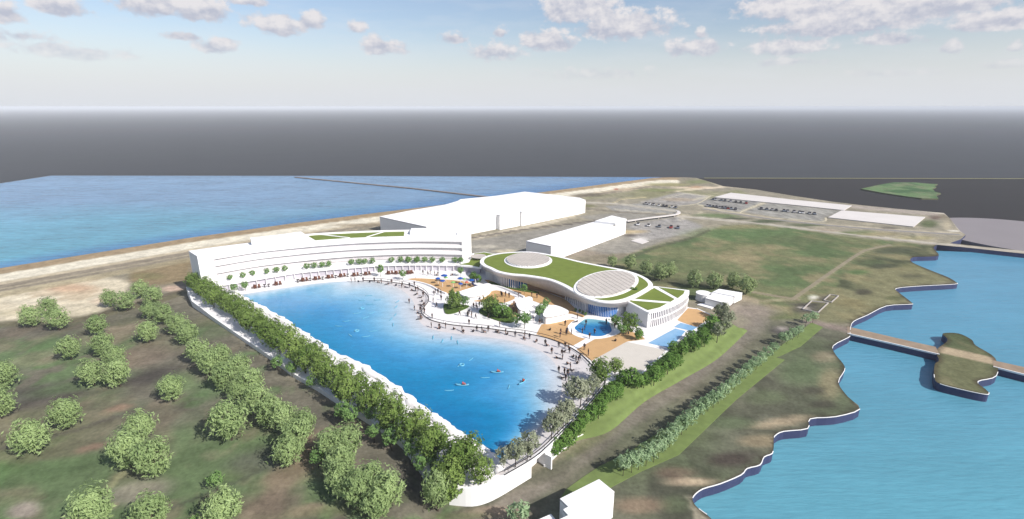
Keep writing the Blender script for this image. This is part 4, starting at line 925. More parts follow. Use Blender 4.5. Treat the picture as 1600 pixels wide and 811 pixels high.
sb, so2, _ = block('slab_block', [(822, 376.5), (930, 346), (950, 338.8), (957, 337.8), (976, 341), (978.5, 344.5), (963, 350), (861, 384.5)], 7.2, 0, 'white slab block with a raised right end behind the green roofed hall', 'building')
MB().prism(local(XY([(930, 345), (956, 336.6), (979, 342), (962, 349)], 8.2), so2), 7.2, 8.2).build('raised_block', M['white'], sb)
bk, bo, _ = block('annex', [(875, 779), (936, 748.6), (960, 768), (914, 793), (950, 828), (900, 866), (868, 814), (888, 805), (880, 796), (888, 791.5)], 5.2, 0, 'white L-shaped flat roofed building at the bottom beside the grass verge', 'building')
block('annex', [(838, 813), (861, 803), (872, 816), (848, 830)], 3.0, 0, 'small white flat roofed box cut by the bottom edge of the photo', 'building')
b1, _, _ = block('shed', [(1102, 465.6), (1113, 456.2), (1147, 463.2), (1135, 474)], 2.6, .6, 'white low shed nearest the round white tank', 'shed')
block('shed', [(1113.6, 456), (1123.5, 451.3), (1160, 457.3), (1148, 463)], 2.9, .6, 'white low shed farthest right beside the field trees', 'shed')
struct(MB().prism(XY([(1089, 474), (1098, 471.5), (1116, 477.5), (1112, 480.5)], .7), -.1, .3).build('slab', M['white']))
tkc = P(1099.5, 457.5, 2.6); tr_ = (P(1111, 457.5, 2.6)-tkc).length
tk = empty('tank', (tkc.x, tkc.y, 0), 'round white low tank left of the white sheds', 'tank'); cir = [(tr_*math.cos(i*math.pi/16), tr_*math.sin(i*math.pi/16)) for i in range(32)]
MB().prism([(a*.97, b*.97) for a, b in cir], 0, 2.4).build('wall', M['white'], tk, False); MB().prism(cir, 2.4, 2.6).build('lid', M['white'], tk)
for px, lb in (([(1116, 308), (1142, 301), (1240, 312), (1331, 321), (1319, 328.3), (1240, 320)], 'long pale flat warehouse roof far away, left of its neighbour'), ([(1315, 328.6), (1446, 339), (1428, 354), (1294, 339.5)], 'wide pale flat warehouse roof at the tip of the far land')):
    w = XY(px, .5); t, o = thing_at('flat_warehouse', w, 0, lb, 'warehouse', 'flat warehouses on the far land'); q = ccw(local(w, o))
    MB().prism(inset(q, .2), -.1, .38).build('wall', M['greyroof'], t); MB().prism(q, .38, .5).build('roof', M['greyroof'], t)
# raised walkway from the slab block
wk = XY(spline([(979, 345), (1010, 340.5), (1035, 337.5), (1054, 335), (1061, 332), (1058, 329)], 4), 1.5)
t, o = thing_at('walkway', wk, 0, 'thin grey raised walkway running right from the slab block', 'walkway'); l = local(wk, o)
MB().wall(l, 2.0, 1.1, 1.5).build('deck', M['greyroof'], t)
for i in range(2, len(l), 5): MB().box((l[i][0], l[i][1], .55), (.6, .6, 1.1)).build('pier', M['bars'], t)

# --- plaza kiosks
def kiosk(px, h, label, sp=4, arch=None):
    w = XY(px, ZP+h); w = spline(w, sp, True) if sp else w
    t, o = thing_at('kiosk', w, ZP, label, 'kiosk'); q = ccw(local(w, o))
    MB().prism(inset(q, .1), -.1, h-.22).build('wall', M['white'], t); MB().prism(inset(q, -.02), h-.40, h-.225).build('shadow_gap_strip', M['line'], t); MB().prism(q, h-.22, h).build('roof', M['white'], t)
    if arch: 
        a_ = local([XY([arch[0]], ZP)[0], XY([arch[1]], ZP)[0]], o); MB().wall(a_, .5, 0, 1.7).build('opening', M['brown'], t)
    return t
kiosk([(718, 456), (735, 449.8), (750, 445), (763, 442.5), (768, 446), (766, 453), (757, 459), (744, 462.5), (728, 463)], 1.3, 'long low white curved kiosk beside the umbrella play area')
kiosk([(806.6, 473), (814, 467.5), (826, 463.2), (832, 465.6), (831, 472), (825, 478), (814, 484), (809, 480.4)], 2.3, 'oval white kiosk in the middle of the plaza', 3, ((803, 478), (808, 490)))
kiosk([(848.5, 492), (849.5, 487), (855, 479.5), (860, 476.8), (868, 476.8), (878, 480), (887, 484.6), (888.3, 487), (884, 489.4), (868, 493), (856, 495), (851, 494.6)], 2.4, 'rounded triangular white kiosk by the orange paving', 4)
# low walls round the play area and the plaza walk
for px, lb in (([(632, 438.5), (655, 442.5), (673, 448), (687, 456), (697, 460)], 'low white curved wall along the front of the orange play area'), ([(650, 434), (676, 434.6), (709, 436.6), (734, 440)], 'low white wall along the back of the orange play area'), ([(630, 437), (633, 434), (640, 432.3), (648, 431.8)], 'short white curved bench wall at the left tip of the play area'),
               ([(766, 447), (783, 450), (802, 457.5), (819, 465.5)], 'low white wall stepping down beside the orange path under the hall'), ([(890, 489), (899, 491.5), (912, 496)], 'low orange planter wall by the blue glazing of the hall')):
    w = XY(spline(px, 4), ZP); o = w[0]; ob = MB().wall(local(w, o), .45, 0, .6).build('low_wall', M['orange'] if 'planter' in lb else M['white']); ob.location = (o[0], o[1], ZP); tag(ob, lb, 'wall')
# foundations by the track
for cs, lb in (([(1254, 484), (1278, 489), (1294, 474), (1268, 471)], 'larger grey foundation frame beside the track near the causeway'), ([(1287, 470), (1299, 473), (1310, 463), (1297, 461)], 'smaller grey foundation frame beside the white pad')):
    w = XY(cs, 0); t, o = thing_at('foundation', w, 0, lb, 'foundation'); q = local(w, o)
    for i in range(4): MB().wall([q[i], q[(i+1) % 4]], .3, 0, .35+i*.004).build('footing_wall', M['bars'], t)

# ================================================================= TREES
def crown_mesh(name, seed, w, h, z0, ncl, per, ls, asp, mat, shape='round', droop=.3):
    """sprays of small pointed leaves spread through a bumpy crown volume"""
    r = random.Random(seed); V = []; Fc = []; A = []
    ncp = max(9, ncl//9)
    for c_ in range(ncl):
        ci = c_ % ncp
        if c_ < ncp:
            zf_ = 1-2*(ci+.5)/ncp; an = ci*2.39996+r.uniform(-.35, .35); rd = math.sqrt(max(0, 1-zf_*zf_))
            if ci == 0: cen = []
            cd_ = Vector((rd*math.cos(an), rd*math.sin(an), zf_)); cen.append((cd_, r.uniform(.52, .86), r.random(), r.uniform(.13, .21)))
        cd_, cr_, tn, sp_ = cen[ci]
        p = cd_*cr_+Vector((r.gauss(0, sp_), r.gauss(0, sp_), r.gauss(0, sp_*.8))); d = (p+cd_*.2).normalized()
        x, y, z = p
        if shape == 'cone': s_ = 1-.8*(min(1, z)+1)/2; x *= s_*1.3; y *= s_*1.3
        elif z < 0: x *= 1-.22*z*z; y *= 1-.22*z*z; z = max(z, -.9)
        cc = Vector((x*w/2, y*w/2, z0+h/2+z*h/2))
        for k in range(per):
            a = r.uniform(0, 6.283); u = d.orthogonal().normalized(); v = d.cross(u)
            t = (u*math.cos(a)+v*math.sin(a)+d*r.uniform(.1, .7)); t.z -= droop*r.uniform(.4, 1.4); t.normalize()
            nr = (d*.6+Vector((0, 0, .55))+Vector((r.gauss(0, .35), r.gauss(0, .35), r.gauss(0, .35)))); s = t.cross(nr).normalized()
            L_ = ls*r.uniform(.6, 1.3); W_ = L_*asp; c = cc+t*L_*.1; nn = s.cross(t)
            b = len(V); V += [c, c+t*L_*.45+s*W_*.5, c+t*L_-nn*L_*.15, c+t*L_*.45-s*W_*.5]; Fc.append((b, b+1, b+2, b+3)); A.append(min(1, max(0, tn*.45+r.random()*.55)))
    me = bpy.data.meshes.new(name); me.from_pydata([tuple(v) for v in V], [], Fc); me.materials.append(mat)
    at = me.attributes.new('leaf', 'FLOAT', 'FACE'); at.data.foreach_set('value', A); return me
def trunk_mesh(name, seed, h, top, rad, multi=1, spread=.6):
    r = random.Random(seed); mb = MB()
    for m_ in range(multi):
        a = r.uniform(0, 6.28); off = .25*rad*4*(multi > 1); bx, by = math.cos(a)*off, math.sin(a)*off; lean = r.uniform(.1, .35)*(multi > 1)+.05
        p1 = (bx+math.cos(a)*lean*h*.5, by+math.sin(a)*lean*h*.5, h*.55); p2 = (bx+math.cos(a)*lean*h, by+math.sin(a)*lean*h, h)
        mb.tube([(bx, by, -.15), (bx*1.1, by*1.1, h*.15), p1, p2], [rad*1.5, rad, rad*.85, rad*.7], 7)
        for k in range(4):
            b = r.uniform(0, 6.28); e = (p2[0]+math.cos(b)*spread*(top-h)*.5, p2[1]+math.sin(b)*spread*(top-h)*.5, top*r.uniform(.75, .95))
            s = p1 if k < 2 else p2
            mb.tube([s, ((s[0]+e[0])/2+math.cos(b)*.1, (s[1]+e[1])/2, (s[2]+e[2])/2), e], [rad*.55, rad*.35, rad*.12], 5)
    me = bpy.data.meshes.new(name); me.from_pydata([tuple(v) for v in mb.V], [], mb.F); me.materials.append(M['trunk']); return me
def g4(r, g, b): return (r, g, b, 1)
LM = {'olive': leaf_mat('olive_leaves', g4(.19, .275, .11), g4(.43, .545, .25), .42), 'dark': leaf_mat('avenue_leaves', g4(.055, .115, .022), g4(.28, .38, .11), .34), 'bright': leaf_mat('young_leaves', g4(.10, .21, .06), g4(.24, .37, .13), .35), 'pale': leaf_mat('pale_leaves', g4(.19, .30, .15), g4(.44, .56, .34), .4),
      'grey': leaf_mat('grey_green_leaves', g4(.20, .235, .14), g4(.42, .44, .32), .38), 'hedge': leaf_mat('hedge_leaves', g4(.06, .14, .025), g4(.23, .38, .10), .38), 'field': leaf_mat('field_leaves', g4(.19, .26, .11), g4(.36, .44, .21), .38)}
# unit trees: height 1 (scaled per tree)
KIND = {}
def kind(key, cat, n, w, z0, nl, leaves, ls, asp, lm, trunk_h, rad, multi=1, shape='round', droop=.2):
    KIND[key] = [(crown_mesh(key+'_crown', hash(key) % 999+i*7+1 if False else sum(map(ord, key))+i*7, w, 1-z0, z0, nl, leaves, ls, asp, LM[lm], shape, droop), trunk_mesh(key+'_trunk', i+3, trunk_h, .8, rad, multi)) for i in range(n)]
kind('olive', 'tree', 5, .76, .12, 400, 6, .085, .32, 'olive', .35, .022, 1, 'round', .6)
kind('avenue', 'tree', 4, .76, .12, 360, 6, .07, .5, 'dark', .4, .016, 2, 'round', .2)
kind('young', 'tree', 3, .66, .34, 110, 6, .10, .5, 'bright', .5, .014)
kind('terrace', 'tree', 2, .95, .16, 90, 6, .15, .5, 'bright', .35, .02)
kind('row', 'tree', 3, .64, .36, 80, 6, .115, .42, 'pale', .5, .011)
kind('grey', 'tree', 3, .60, .32, 120, 6, .095, .45, 'grey', .5, .016)
kind('hedge', 'tree', 3, .74, .12, 150, 6, .115, .5, 'hedge', .4, .016)
kind('field', 'tree', 2, .78, .10, 170, 6, .12, .36, 'field', .4, .016, 1, 'round', .5)
kind('cone', 'tree', 2, .72, .05, 260, 6, .09, .45, 'dark', .4, .022, 1, 'cone')
tcount = 0
def tree(key, name, base, h, label, group, wf_=1.0, rz=None):
    global tcount
    v = KIND[key][tcount % len(KIND[key])]; tcount += 1
    t = empty(name, base, label, 'tree', group, random.uniform(0, 6.28) if rz is None else rz)
    for nm, me in (('crown', v[0]), ('trunk', v[1])):
        o = bpy.data.objects.new(nm, me); link(o, t)
        o.scale = (h*wf_, h*wf_, h)
    return t
def tree_row(key, name, items, zf, lab, group, order=True, wf_=1.0):
    """items: (x, base_y, top_y); labelled from the left"""
    items = sorted(items, key=lambda q: q[0]) if order else items
    for i, (x, yb, yt) in enumerate(items):
        b = zf(x, yb); h = max(.8, height_at(b, yt))
        tree(key, name, b, h, lab.format(o=ordw(i+1)), group, wf_)
D = lambda x, y: P(x, y, ZP)
# left wood: belt and scattered trees (crown centre, crown height) in survey pixels
belt = [(222, 452, 36), (243, 462, 40), (236, 484, 34), (258, 490, 42), (280, 506, 42), (296, 520, 44), (312, 548, 48), (330, 566, 52), (348, 556, 46), (352, 588, 52), (376, 574, 50), (394, 596, 54), (372, 610, 40), (404, 622, 56), (424, 642, 60), (446, 652, 58), (466, 680, 62), (452, 706, 58), (478, 660, 50), (520, 694, 62), (546, 690, 64), (534, 722, 64), (536, 748, 62), (562, 764, 70), (580, 752, 70), (606, 766, 72), (590, 788, 60)]
tree_row('olive', 'forest_tree', [(x, y+h*.41, y-h*.43) for x, y, h in belt], Pt, 'olive green tree in the dense belt beside the avenue, {o} from the left', 'belt of trees left of the avenue')
scat = [(174, 466, 32), (200, 470, 36), (52, 494, 40), (80, 480, 36), (93, 498, 42), (112, 544, 42), (156, 508, 38), (164, 538, 42), (148, 582, 48), (188, 582, 50), (182, 556, 40), (234, 518, 40), (272, 606, 46), (10, 586, 50), (4, 630, 54), (55, 682, 62), (108, 646, 54), (362, 656, 72), (224, 668, 56), (206, 702, 66), (242, 716, 66), (154, 796, 74), (243, 800, 64), (353, 794, 66), (-40, 700, 70)]
tree_row('olive', 'forest_tree', [(x, y+h*.44, y-h*.47) for x, y, h in scat], Pt, 'olive green tree standing loose on the rough wood floor, {o} from the left', 'scattered trees on the wood floor')
# the avenue, two rows
def along(px, n, jit):
    w = [Vector(p) for p in XY(px, ZP)]; ls = [0]
    for a, b in zip(w, w[1:]): ls.append(ls[-1]+(b-a).length)
    out = []
    for i in range(n):
        s = ls[-1]*(i+.5)/n
        k = max(j for j in range(len(ls)) if ls[j] <= s); k = min(k, len(w)-2); t = (s-ls[k])/(ls[k+1]-ls[k]); p = w[k].lerp(w[k+1], t); out.append((p.x+random.uniform(-jit, jit), p.y+random.uniform(-jit, jit), ZP))
    return out
for nm, px, n in (('outer', [(300, 452), (332, 476), (377, 506), (432, 548), (483, 584), (526, 618), (588, 655), (640, 690), (690, 738)], 20), ('inner', [(305, 448), (340, 470), (388, 501), (445, 541), (498, 580), (556, 616), (612, 655), (666, 697), (720, 740), (744, 753)], 21)):
    for i, p in enumerate(along(px, n, .8)):
        tree('avenue', 'avenue_tree', p, random.uniform(5.8, 7.0)+.8*i/n, 'dark green avenue tree in the %s row, %s from the left' % ('path side' if nm == 'outer' else 'water side', ordw(i+1)), 'avenue trees along the lagoon dam')
tree('avenue', 'avenue_tree', P(700, 786, 0), 8.5, 'dark green tall tree in front of the left end of the curved white corner wall', 'avenue trees along the lagoon dam')
tree('olive', 'forest_tree', P(684, 794, .6), 8, 'pale olive tree at the foot of the avenue beside the white corner wall', 'trees at the foot of the dam', .8)
for (x, yb, yt), lb in zip([(721, 743, 690), (751, 757, 708), (736, 722, 676), (704, 762, 712)], ['beside the white corner wall, left of the last one', 'last before the lagoon corner', 'closest to the water near the lagoon corner', 'at the wall end among the corner trees']):
    b = D(x, yb); tree('avenue', 'avenue_tree', b, height_at(b, yt), 'large dark green avenue tree '+lb, 'avenue trees along the lagoon dam', .92)
# young trees at the foot of the dam
fz = lambda x, y: P(x, y, 2.6)
tree_row('young', 'young_tree', [(435, 581, 556), (457, 590, 566), (487, 610, 588), (506, 611, 588), (536, 660, 628), (548, 668, 635), (585, 692, 664), (612, 704, 668), (644, 722, 688), (658, 742, 712), (674, 736, 708), (528, 622, 598), (564, 650, 624), (580, 662, 636), (600, 678, 650), (498, 732, 702), (340, 766, 738), (306, 828, 806)], fz, 'small bright green tree at the foot of the dam, {o} from the left', 'young trees at the dam foot')
tree('row', 'young_tree', P(811, 826, 0), height_at(P(811, 826, 0), 785), 'lone small pale green tree at the bottom in front of the white corner wall', None, 1.2)
# hotel terrace trees
ter = [(360, 438, 428.8), (380.5, 434.5, 425), (395, 431.5, 422), (417, 428.5, 419), (432.5, 426.5, 416.5), (446, 424, 414.5)]+[(460+x/7.375, 350+y/7.375+5.2, 350+y/7.375-5) for x, y in ((145, 485), (232, 475), (322, 468), (395, 460), (660, 437), (748, 432), (812, 430), (897, 425), (1122, 412), (1222, 410), (1317, 408), (1412, 408))]+[(620+x/8.11, 350+y/8.11+5, 350+y/8.11-5) for x, y in ((150, 455), (255, 455), (355, 450), (450, 455), (578, 455), (738, 455), (808, 458))]
tree_row('terrace', 'terrace_tree', ter, lambda x, y: P(x, y, ZT), 'small round green tree on the white hotel terrace, {o} from the left', 'trees along the hotel terrace')
tree_row('young', 'promenade_tree', [(367, 459, 443), (384, 455, 439), (595, 432, 413), (630, 437.5, 421.5), (720, 431.5, 417)], D, 'small slim green tree before the hotel arcade, {o} from the left', 'promenade trees', 1.15)
# row on the right verge
rb = [(345, 765), (382, 750), (412, 738), (445, 722), (478, 705), (500, 688), (528, 655), (548, 640), (566, 612), (600, 585), (622, 565), (645, 545), (668, 520), (692, 498), (715, 482), (738, 468), (760, 450), (782, 430), (806, 410), (830, 388), (856, 362), (880, 340), (902, 322), (925, 303), (948, 285), (972, 262), (998, 240), (1038, 196), (1060, 188), (1085, 172), (1108, 162), (1142, 110), (1172, 98)]
tree_row('row', 'verge_tree', [(850+x/2.795, 470+y/2.795, 470+(y-94+42*i/len(rb))/2.795) for i, (x, y) in enumerate(rb)], lambda x, y: P(x, y, .12), 'small pale green tree on the right grass verge, {o} from the near end', 'row of trees on the right verge', True, 1.05)
# grey-green trees on the beach corner
z7 = lambda x, y: (680+x/6.19, 680+y/6.19); z8 = lambda x, y: (840+x/4.506, 540+y/4.506)
gr = [(665, 320, 160), (775, 312, 95), (890, 248, 90), (925, 215, 20), ]
gi_ = [(z7(x, yb)[0], z7(x, yb)[1], z7(x, yt)[1]) for x, yb, yt in gr]+[(z8(x, yb)[0], z8(x, yb)[1], z8(x, yt)[1]) for x, yb, yt in ((95, 665, 515), (142, 625, 475), (180, 585, 440), (212, 555, 410), (250, 430, 265), (300, 430, 280), (345, 395, 270), (392, 350, 235))]
gi_ = [(x, yb, yt-.28*(yb-yt)) for x, yb, yt in gi_]
tree_row('grey', 'silver_tree', gi_, D, 'grey green tree on the pale beach by the fence, {o} from the near corner', 'grey green trees on the beach corner', True, 1.05)
tree_row('avenue', 'plaza_tree', [(z8(x, yb)[0], z8(x, yb)[1], z8(x, yt)[1]) for x, yb, yt in ((440, 270, 85), (545, 205, 80))], D, 'green broad tree where the railing meets the fence, {o} from the left', 'trees where railing meets fence')
# hedge of trees on the berm
z5 = lambda x, y: (850+x/2.795, 470+y/2.795)
hd = [(48, 640, 60), (75, 625, 60), (108, 600, 70), (135, 560, 50), (150, 548, 55), (170, 515, 62), (205, 490, 62), (238, 468, 66), (250, 440, 56), (268, 420, 58), (290, 398, 70), (320, 395, 60), (345, 340, 66), (378, 335, 70), (408, 348, 56), (436, 345, 50), (480, 315, 76), (510, 290, 60), (540, 270, 70), (572, 258, 60), (565, 205, 54), (602, 208, 54), (610, 185, 40), (640, 160, 54), (655, 190, 54), (690, 138, 54), (700, 165, 54), (728, 100, 64), (742, 120, 50)]
for i, (x, y, h) in enumerate(hd):
    px_, py_ = z5(x, y); f = .35 if i > 3 else 1.0
    zb = ZP-1.2 if i > 2 else .3
    b = P(px_, py_+h/2.795*.55, zb); tree('hedge', 'hedge_tree', b, height_at(b, py_-h/2.795*.62), 'dense dark green hedge tree on the berm, %s from the near end' % ordw(i+1), 'hedge trees on the berm')
for i, (x, y, h) in enumerate([(770, 50, 95), (800, 75, 80), (785, 110, 70), (755, 135, 80)]):
    px_, py_ = z5(x, y); b = P(px_, py_+h/2.795*.55, 1.5); tree('grey', 'tall_tree', b, height_at(b, py_-h/2.795*.5), 'pale taller tree at the far end of the hedge, %s from the left' % ordw((2, 4, 3, 1)[i]), 'pale trees at the hedge end', 1.1)
# field trees behind the hall
tree_row('field', 'field_tree', [(820+x/4.444, 380+(y+h*.56)/4.444, 380+(y-h*.66)/4.444) for x, y, h in ((605, 125, 72), (730, 130, 88), (840, 165, 84), (935, 200, 104), (1005, 185, 94), (1170, 250, 108), (1310, 260, 108), (1440, 260, 98), (1535, 290, 114))], lambda x, y: P(x, y, 0), 'soft green tree on the field edge behind the hall, {o} from the left', 'trees on the field edge')
# plaza trees
pz = lambda x, y: (740+x/8.11, 420+y/8.11); pq = lambda x, y: (620+x/9.01, 410+y/9.01); ph = lambda x, y: (860+x/8.11, 440+y/8.11)
def one(key, f, x, yb, yt, label, wf_=1, group='plaza trees'): 
    a = f(x, yb); c2 = f(x, yt); b = P(a[0], a[1], ZP+(.25 if 'bed' in label else 0)); tree(key, 'plaza_tree', b, height_at(b, c2[1]), label, group, wf_)
one('cone', pq, 785, 650, 375, 'conical green tree on the left of the small planting bed', .95); one('cone', pq, 865, 640, 400, 'conical green tree right of its twin on the small planting bed', .9)
one('young', pq, 965, 632, 470, 'small green tree at the right tip of the small planting bed', 1.1)
one('avenue', pz, 175, 560, 340, 'broad green tree at the left end of the oval planting bed', .9); one('avenue', pz, 245, 560, 325, 'tallest broad green tree on the oval planting bed', .9); one('hedge', pz, 300, 610, 430, 'dark green tree in the middle of the oval planting bed', 1); one('hedge', pz, 375, 620, 435, 'dark green tree right of the middle of the oval planting bed', 1); one('hedge', pz, 440, 625, 480, 'smaller green tree at the right end of the oval planting bed', .9)
one('young', pz, 540, 737, 565, 'slim green tree before the oval kiosk, left of two', 1.1); one('young', pz, 645, 757, 545, 'slim green tree before the oval kiosk, right of two', 1.1)
one('young', pz, 915, 520, 370, 'green tree between the two kiosks, farthest of three', 1.0); one('young', pz, 875, 580, 430, 'green tree between the two kiosks, middle of three', 1.0); one('young', pz, 838, 640, 465, 'green tree between the two kiosks, nearest of three', 1.0)
one('young', pz, 640, 332, 195, 'small green tree on the orange path under the hall fascia', 1.1)
one('hedge', ph, 820, 570, 410, 'small dark tree at the right rim of the round pool', 1); one('avenue', ph, 990, 670, 370, 'tall leafy tree on the orange paving before the wing wall', .95); one('young', ph, 902, 690, 510, 'small green tree just left of the tall leafy tree by the pool', 1.2); one('hedge', ph, 1115, 740, 580, 'dark green tree right of the tall leafy tree before the wing corner', .95)
one('hedge', pq, 1075, 265, 130, 'bushy green tree beside the blue umbrellas near the link', 1.0); one('hedge', pq, 1150, 285, 165, 'bushy green tree farther right beside the hall entrance', 1.0)
# shrubs
def shrub(p, h, w, label, group):
    v = KIND['hedge'][random.randrange(3)]; o = bpy.data.objects.new('shrub', v[0]); link(o); o.location = p; o.scale = (w, w, h); o.rotation_euler = (0, 0, random.uniform(0, 6)); tag(o, label, 'shrub', group)
for i, (x, y) in enumerate([(590, 215), (660, 235), (720, 240), (790, 262), (850, 280), (480, 225), (350, 208)]):
    a = pz(x, y); shrub(P(a[0], a[1], ZP), .9, 1.6, 'low green shrub under the hall fascia, numbered %s away from the glass' % ordw(i+1), 'shrubs under the hall fascia')
for i, (x, y) in enumerate([(320, 380), (370, 395), (410, 415), (445, 432)]):
    a = ph(x, y); shrub(P(a[0], a[1], ZP), 1.3, 1.2, 'low green shrub in the orange planter by the blue glazing, %s from the left' % ordw(i+1), 'shrubs in the orange planter')
for i, (x, y) in enumerate([(1035, 100), (1085, 108)]):
    a = ph(x, y); shrub(P(a[0], a[1], ZH), .9, 1.5, 'green shrub on the roof beside the larger skylight, %s one' % ('left' if i == 0 else 'right'), 'roof shrubs')
for i, t in enumerate(np.linspace(.02, .98, 16)):
    k = t*(len(bt)-1); j = min(int(k), len(bt)-2); v = P(*bt[j], ZP-.3).lerp(P(*bt[j+1], ZP-.3), k-j); shrub(v+Vector((1.2, -1.2, -.9)), 2.0, 3.4, 'dark low shrub under the berm hedge, %s from the near end' % ordw(i+1), 'shrubs under the berm hedge')

# ================================================================= PEOPLE
def person_mesh(name, J, E_, rad, skin_r):
    names = list(J); me = bpy.data.meshes.new(name); me.from_pydata([J[n] for n in names], [(names.index(a), names.index(b)) for a, b in E_], [])
    o = bpy.data.objects.new(name, me); COL.objects.link(o); o.modifiers.new('s', 'SKIN')
    for i, n in enumerate(names):
        sv = me.skin_vertices[0].data[i]; r_ = rad[n.rstrip('LR') if n not in rad else n]; sv.radius = (r_, r_); sv.use_root = (n == 'pelvis')
    o.modifiers.new('u', 'SUBSURF').levels = 1
    dg = bpy.context.evaluated_depsgraph_get(); m2 = bpy.data.meshes.new_from_object(o.evaluated_get(dg)); bpy.data.objects.remove(o); m2.name = name
    for m_ in (M['cloth'], M['skin'], M['hair']): 
        m2.materials.append(m_)
    hd_ = Vector(J['head']); hn = [Vector(J['handL']), Vector(J['handR'])]; nk = Vector(J['neck'])
    mi = []
    for p in m2.polygons:
        c = p.center; k = 0
        if (c-hd_).length < .2 and c.z > nk.z-.02: k = 2 if (c.z > hd_.z+.03 or c.y < hd_.y-.03) else 1
        elif any((c-h_).length < .17 for h_ in hn): k = 1
        mi.append(k)
    m2.polygons.foreach_set('material_index', mi); m2.polygons.foreach_set('use_smooth', [True]*len(mi)); return m2
RAD = dict(pelvis=.15, spine=.14, chest=.17, neck=.06, chin=.085, head=.10, crown=.06, nose=.018, ear=.02, sh=.075, el=.052, wr=.038, hand=.04, hip=.10, kn=.068, an=.048, toe=.045, f=.010, g=.009)
def joints(d):
    J = dict(d['mid']); 
    for s, k in (('L', -1), ('R', 1)):
        for n, v in d['side'].items():
            v = d.get('side'+s, {}).get(n, v); J[n+s] = (v[0]*k, v[1], v[2])
    Hd = Vector(J['head'])
    J['nose'] = tuple(Hd+Vector((0, .125, -.02))); J['earL'] = tuple(Hd+Vector((-.11, -.01, -.01))); J['earR'] = tuple(Hd+Vector((.11, -.01, -.01)))
    E_ = [('pelvis', 'spine'), ('spine', 'chest'), ('chest', 'neck'), ('neck', 'chin'), ('chin', 'head'), ('head', 'crown'), ('head', 'nose'), ('head', 'earL'), ('head', 'earR')]
    rad = dict(RAD); rad['earL'] = rad['earR'] = .02
    for s in 'LR':
        E_ += [('chest', 'sh'+s), ('sh'+s, 'el'+s), ('el'+s, 'wr'+s), ('wr'+s, 'hand'+s), ('pelvis', 'hip'+s), ('hip'+s, 'kn'+s), ('kn'+s, 'an'+s), ('an'+s, 'toe'+s)]
        for n in ('sh', 'el', 'wr', 'hand', 'hip', 'kn', 'an', 'toe'): rad[n+s] = RAD[n]
        h_, w_ = Vector(J['hand'+s]), Vector(J['wr'+s]); d_ = (h_-w_).normalized(); sd_ = d_.cross(Vector((1, 0, 0))).normalized(); pn = d_.cross(sd_)
        for i in range(4):
            b = h_+sd_*(.027*(i-1.5))+d_*.03; l_ = (.075, .09, .085, .062)[i]; m_ = b+d_*l_*.55; e = m_+d_*l_*.4+pn*l_*.3
            J['f%d%s' % (i, s)] = tuple(m_); J['g%d%s' % (i, s)] = tuple(e); rad['f%d%s' % (i, s)] = .011; rad['g%d%s' % (i, s)] = .009; E_ += [('hand'+s, 'f%d%s' % (i, s)), ('f%d%s' % (i, s), 'g%d%s' % (i, s))]
        tb_ = h_-sd_*.05+d_*.0; J['f4'+s] = tuple(tb_); J['g4'+s] = tuple(tb_+d_*.04+pn*.02-sd_*.01); rad['f4'+s] = .013; rad['g4'+s] = .010; E_ += [('wr'+s, 'f4'+s), ('f4'+s, 'g4'+s)]
    return J, E_, rad
POSE = {
 'standing': dict(mid=dict(pelvis=(0, 0, .95), spine=(0, 0, 1.18), chest=(0, .0, 1.38), neck=(0, .0, 1.52), chin=(0, .02, 1.6), head=(0, .015, 1.68), crown=(0, .0, 1.76)), side=dict(sh=(.2, 0, 1.43), el=(.26, -.02, 1.15), wr=(.25, .06, .91), hand=(.25, .08, .83), hip=(.1, 0, .88), kn=(.11, .02, .5), an=(.11, -.02, .09), toe=(.12, .15, .04))),
 'walking': dict(mid=dict(pelvis=(0, 0, .94), spine=(0, .02, 1.17), chest=(0, .05, 1.37), neck=(0, .07, 1.51), chin=(0, .1, 1.59), head=(0, .1, 1.67), crown=(0, .08, 1.75)), side=dict(sh=(.2, .04, 1.42), el=(.26, -.14, 1.17), wr=(.24, -.1, .94), hand=(.24, -.07, .86), hip=(.1, 0, .88), kn=(.11, .2, .52), an=(.11, .3, .12), toe=(.12, .47, .07)), sideR=dict(el=(.26, .16, 1.18), wr=(.22, .33, 1.0), hand=(.21, .39, .94), kn=(.11, -.06, .5), an=(.11, -.36, .16), toe=(.12, -.24, .04))),
 'sitting': dict(mid=dict(pelvis=(0, 0, .14), spine=(0, -.06, .36), chest=(0, -.08, .56), neck=(0, -.07, .7), chin=(0, -.04, .78), head=(0, -.04, .86), crown=(0, -.06, .94)), side=dict(sh=(.2, -.08, .6), el=(.27, .08, .4), wr=(.22, .3, .42), hand=(.19, .38, .44), hip=(.11, .04, .13), kn=(.15, .42, .45), an=(.13, .62, .08), toe=(.14, .8, .05))),
 'reclining': dict(mid=dict(pelvis=(0, 0, .13), spine=(0, -.2, .2), chest=(0, -.38, .34), neck=(0, -.5, .42), chin=(0, -.54, .51), head=(0, -.56, .58), crown=(0, -.6, .65)), side=dict(sh=(.2, -.4, .36), el=(.3, -.52, .14), wr=(.3, -.3, .07), hand=(.3, -.22, .05), hip=(.1, .06, .12), kn=(.13, .45, .13), an=(.14, .88, .08), toe=(.15, .96, .2)), sideR=dict(kn=(.13, .4, .36), an=(.14, .66, .08), toe=(.15, .84, .05))),
}
PM = {k: person_mesh('person_'+k, *joints(v), None) for k, v in POSE.items()}
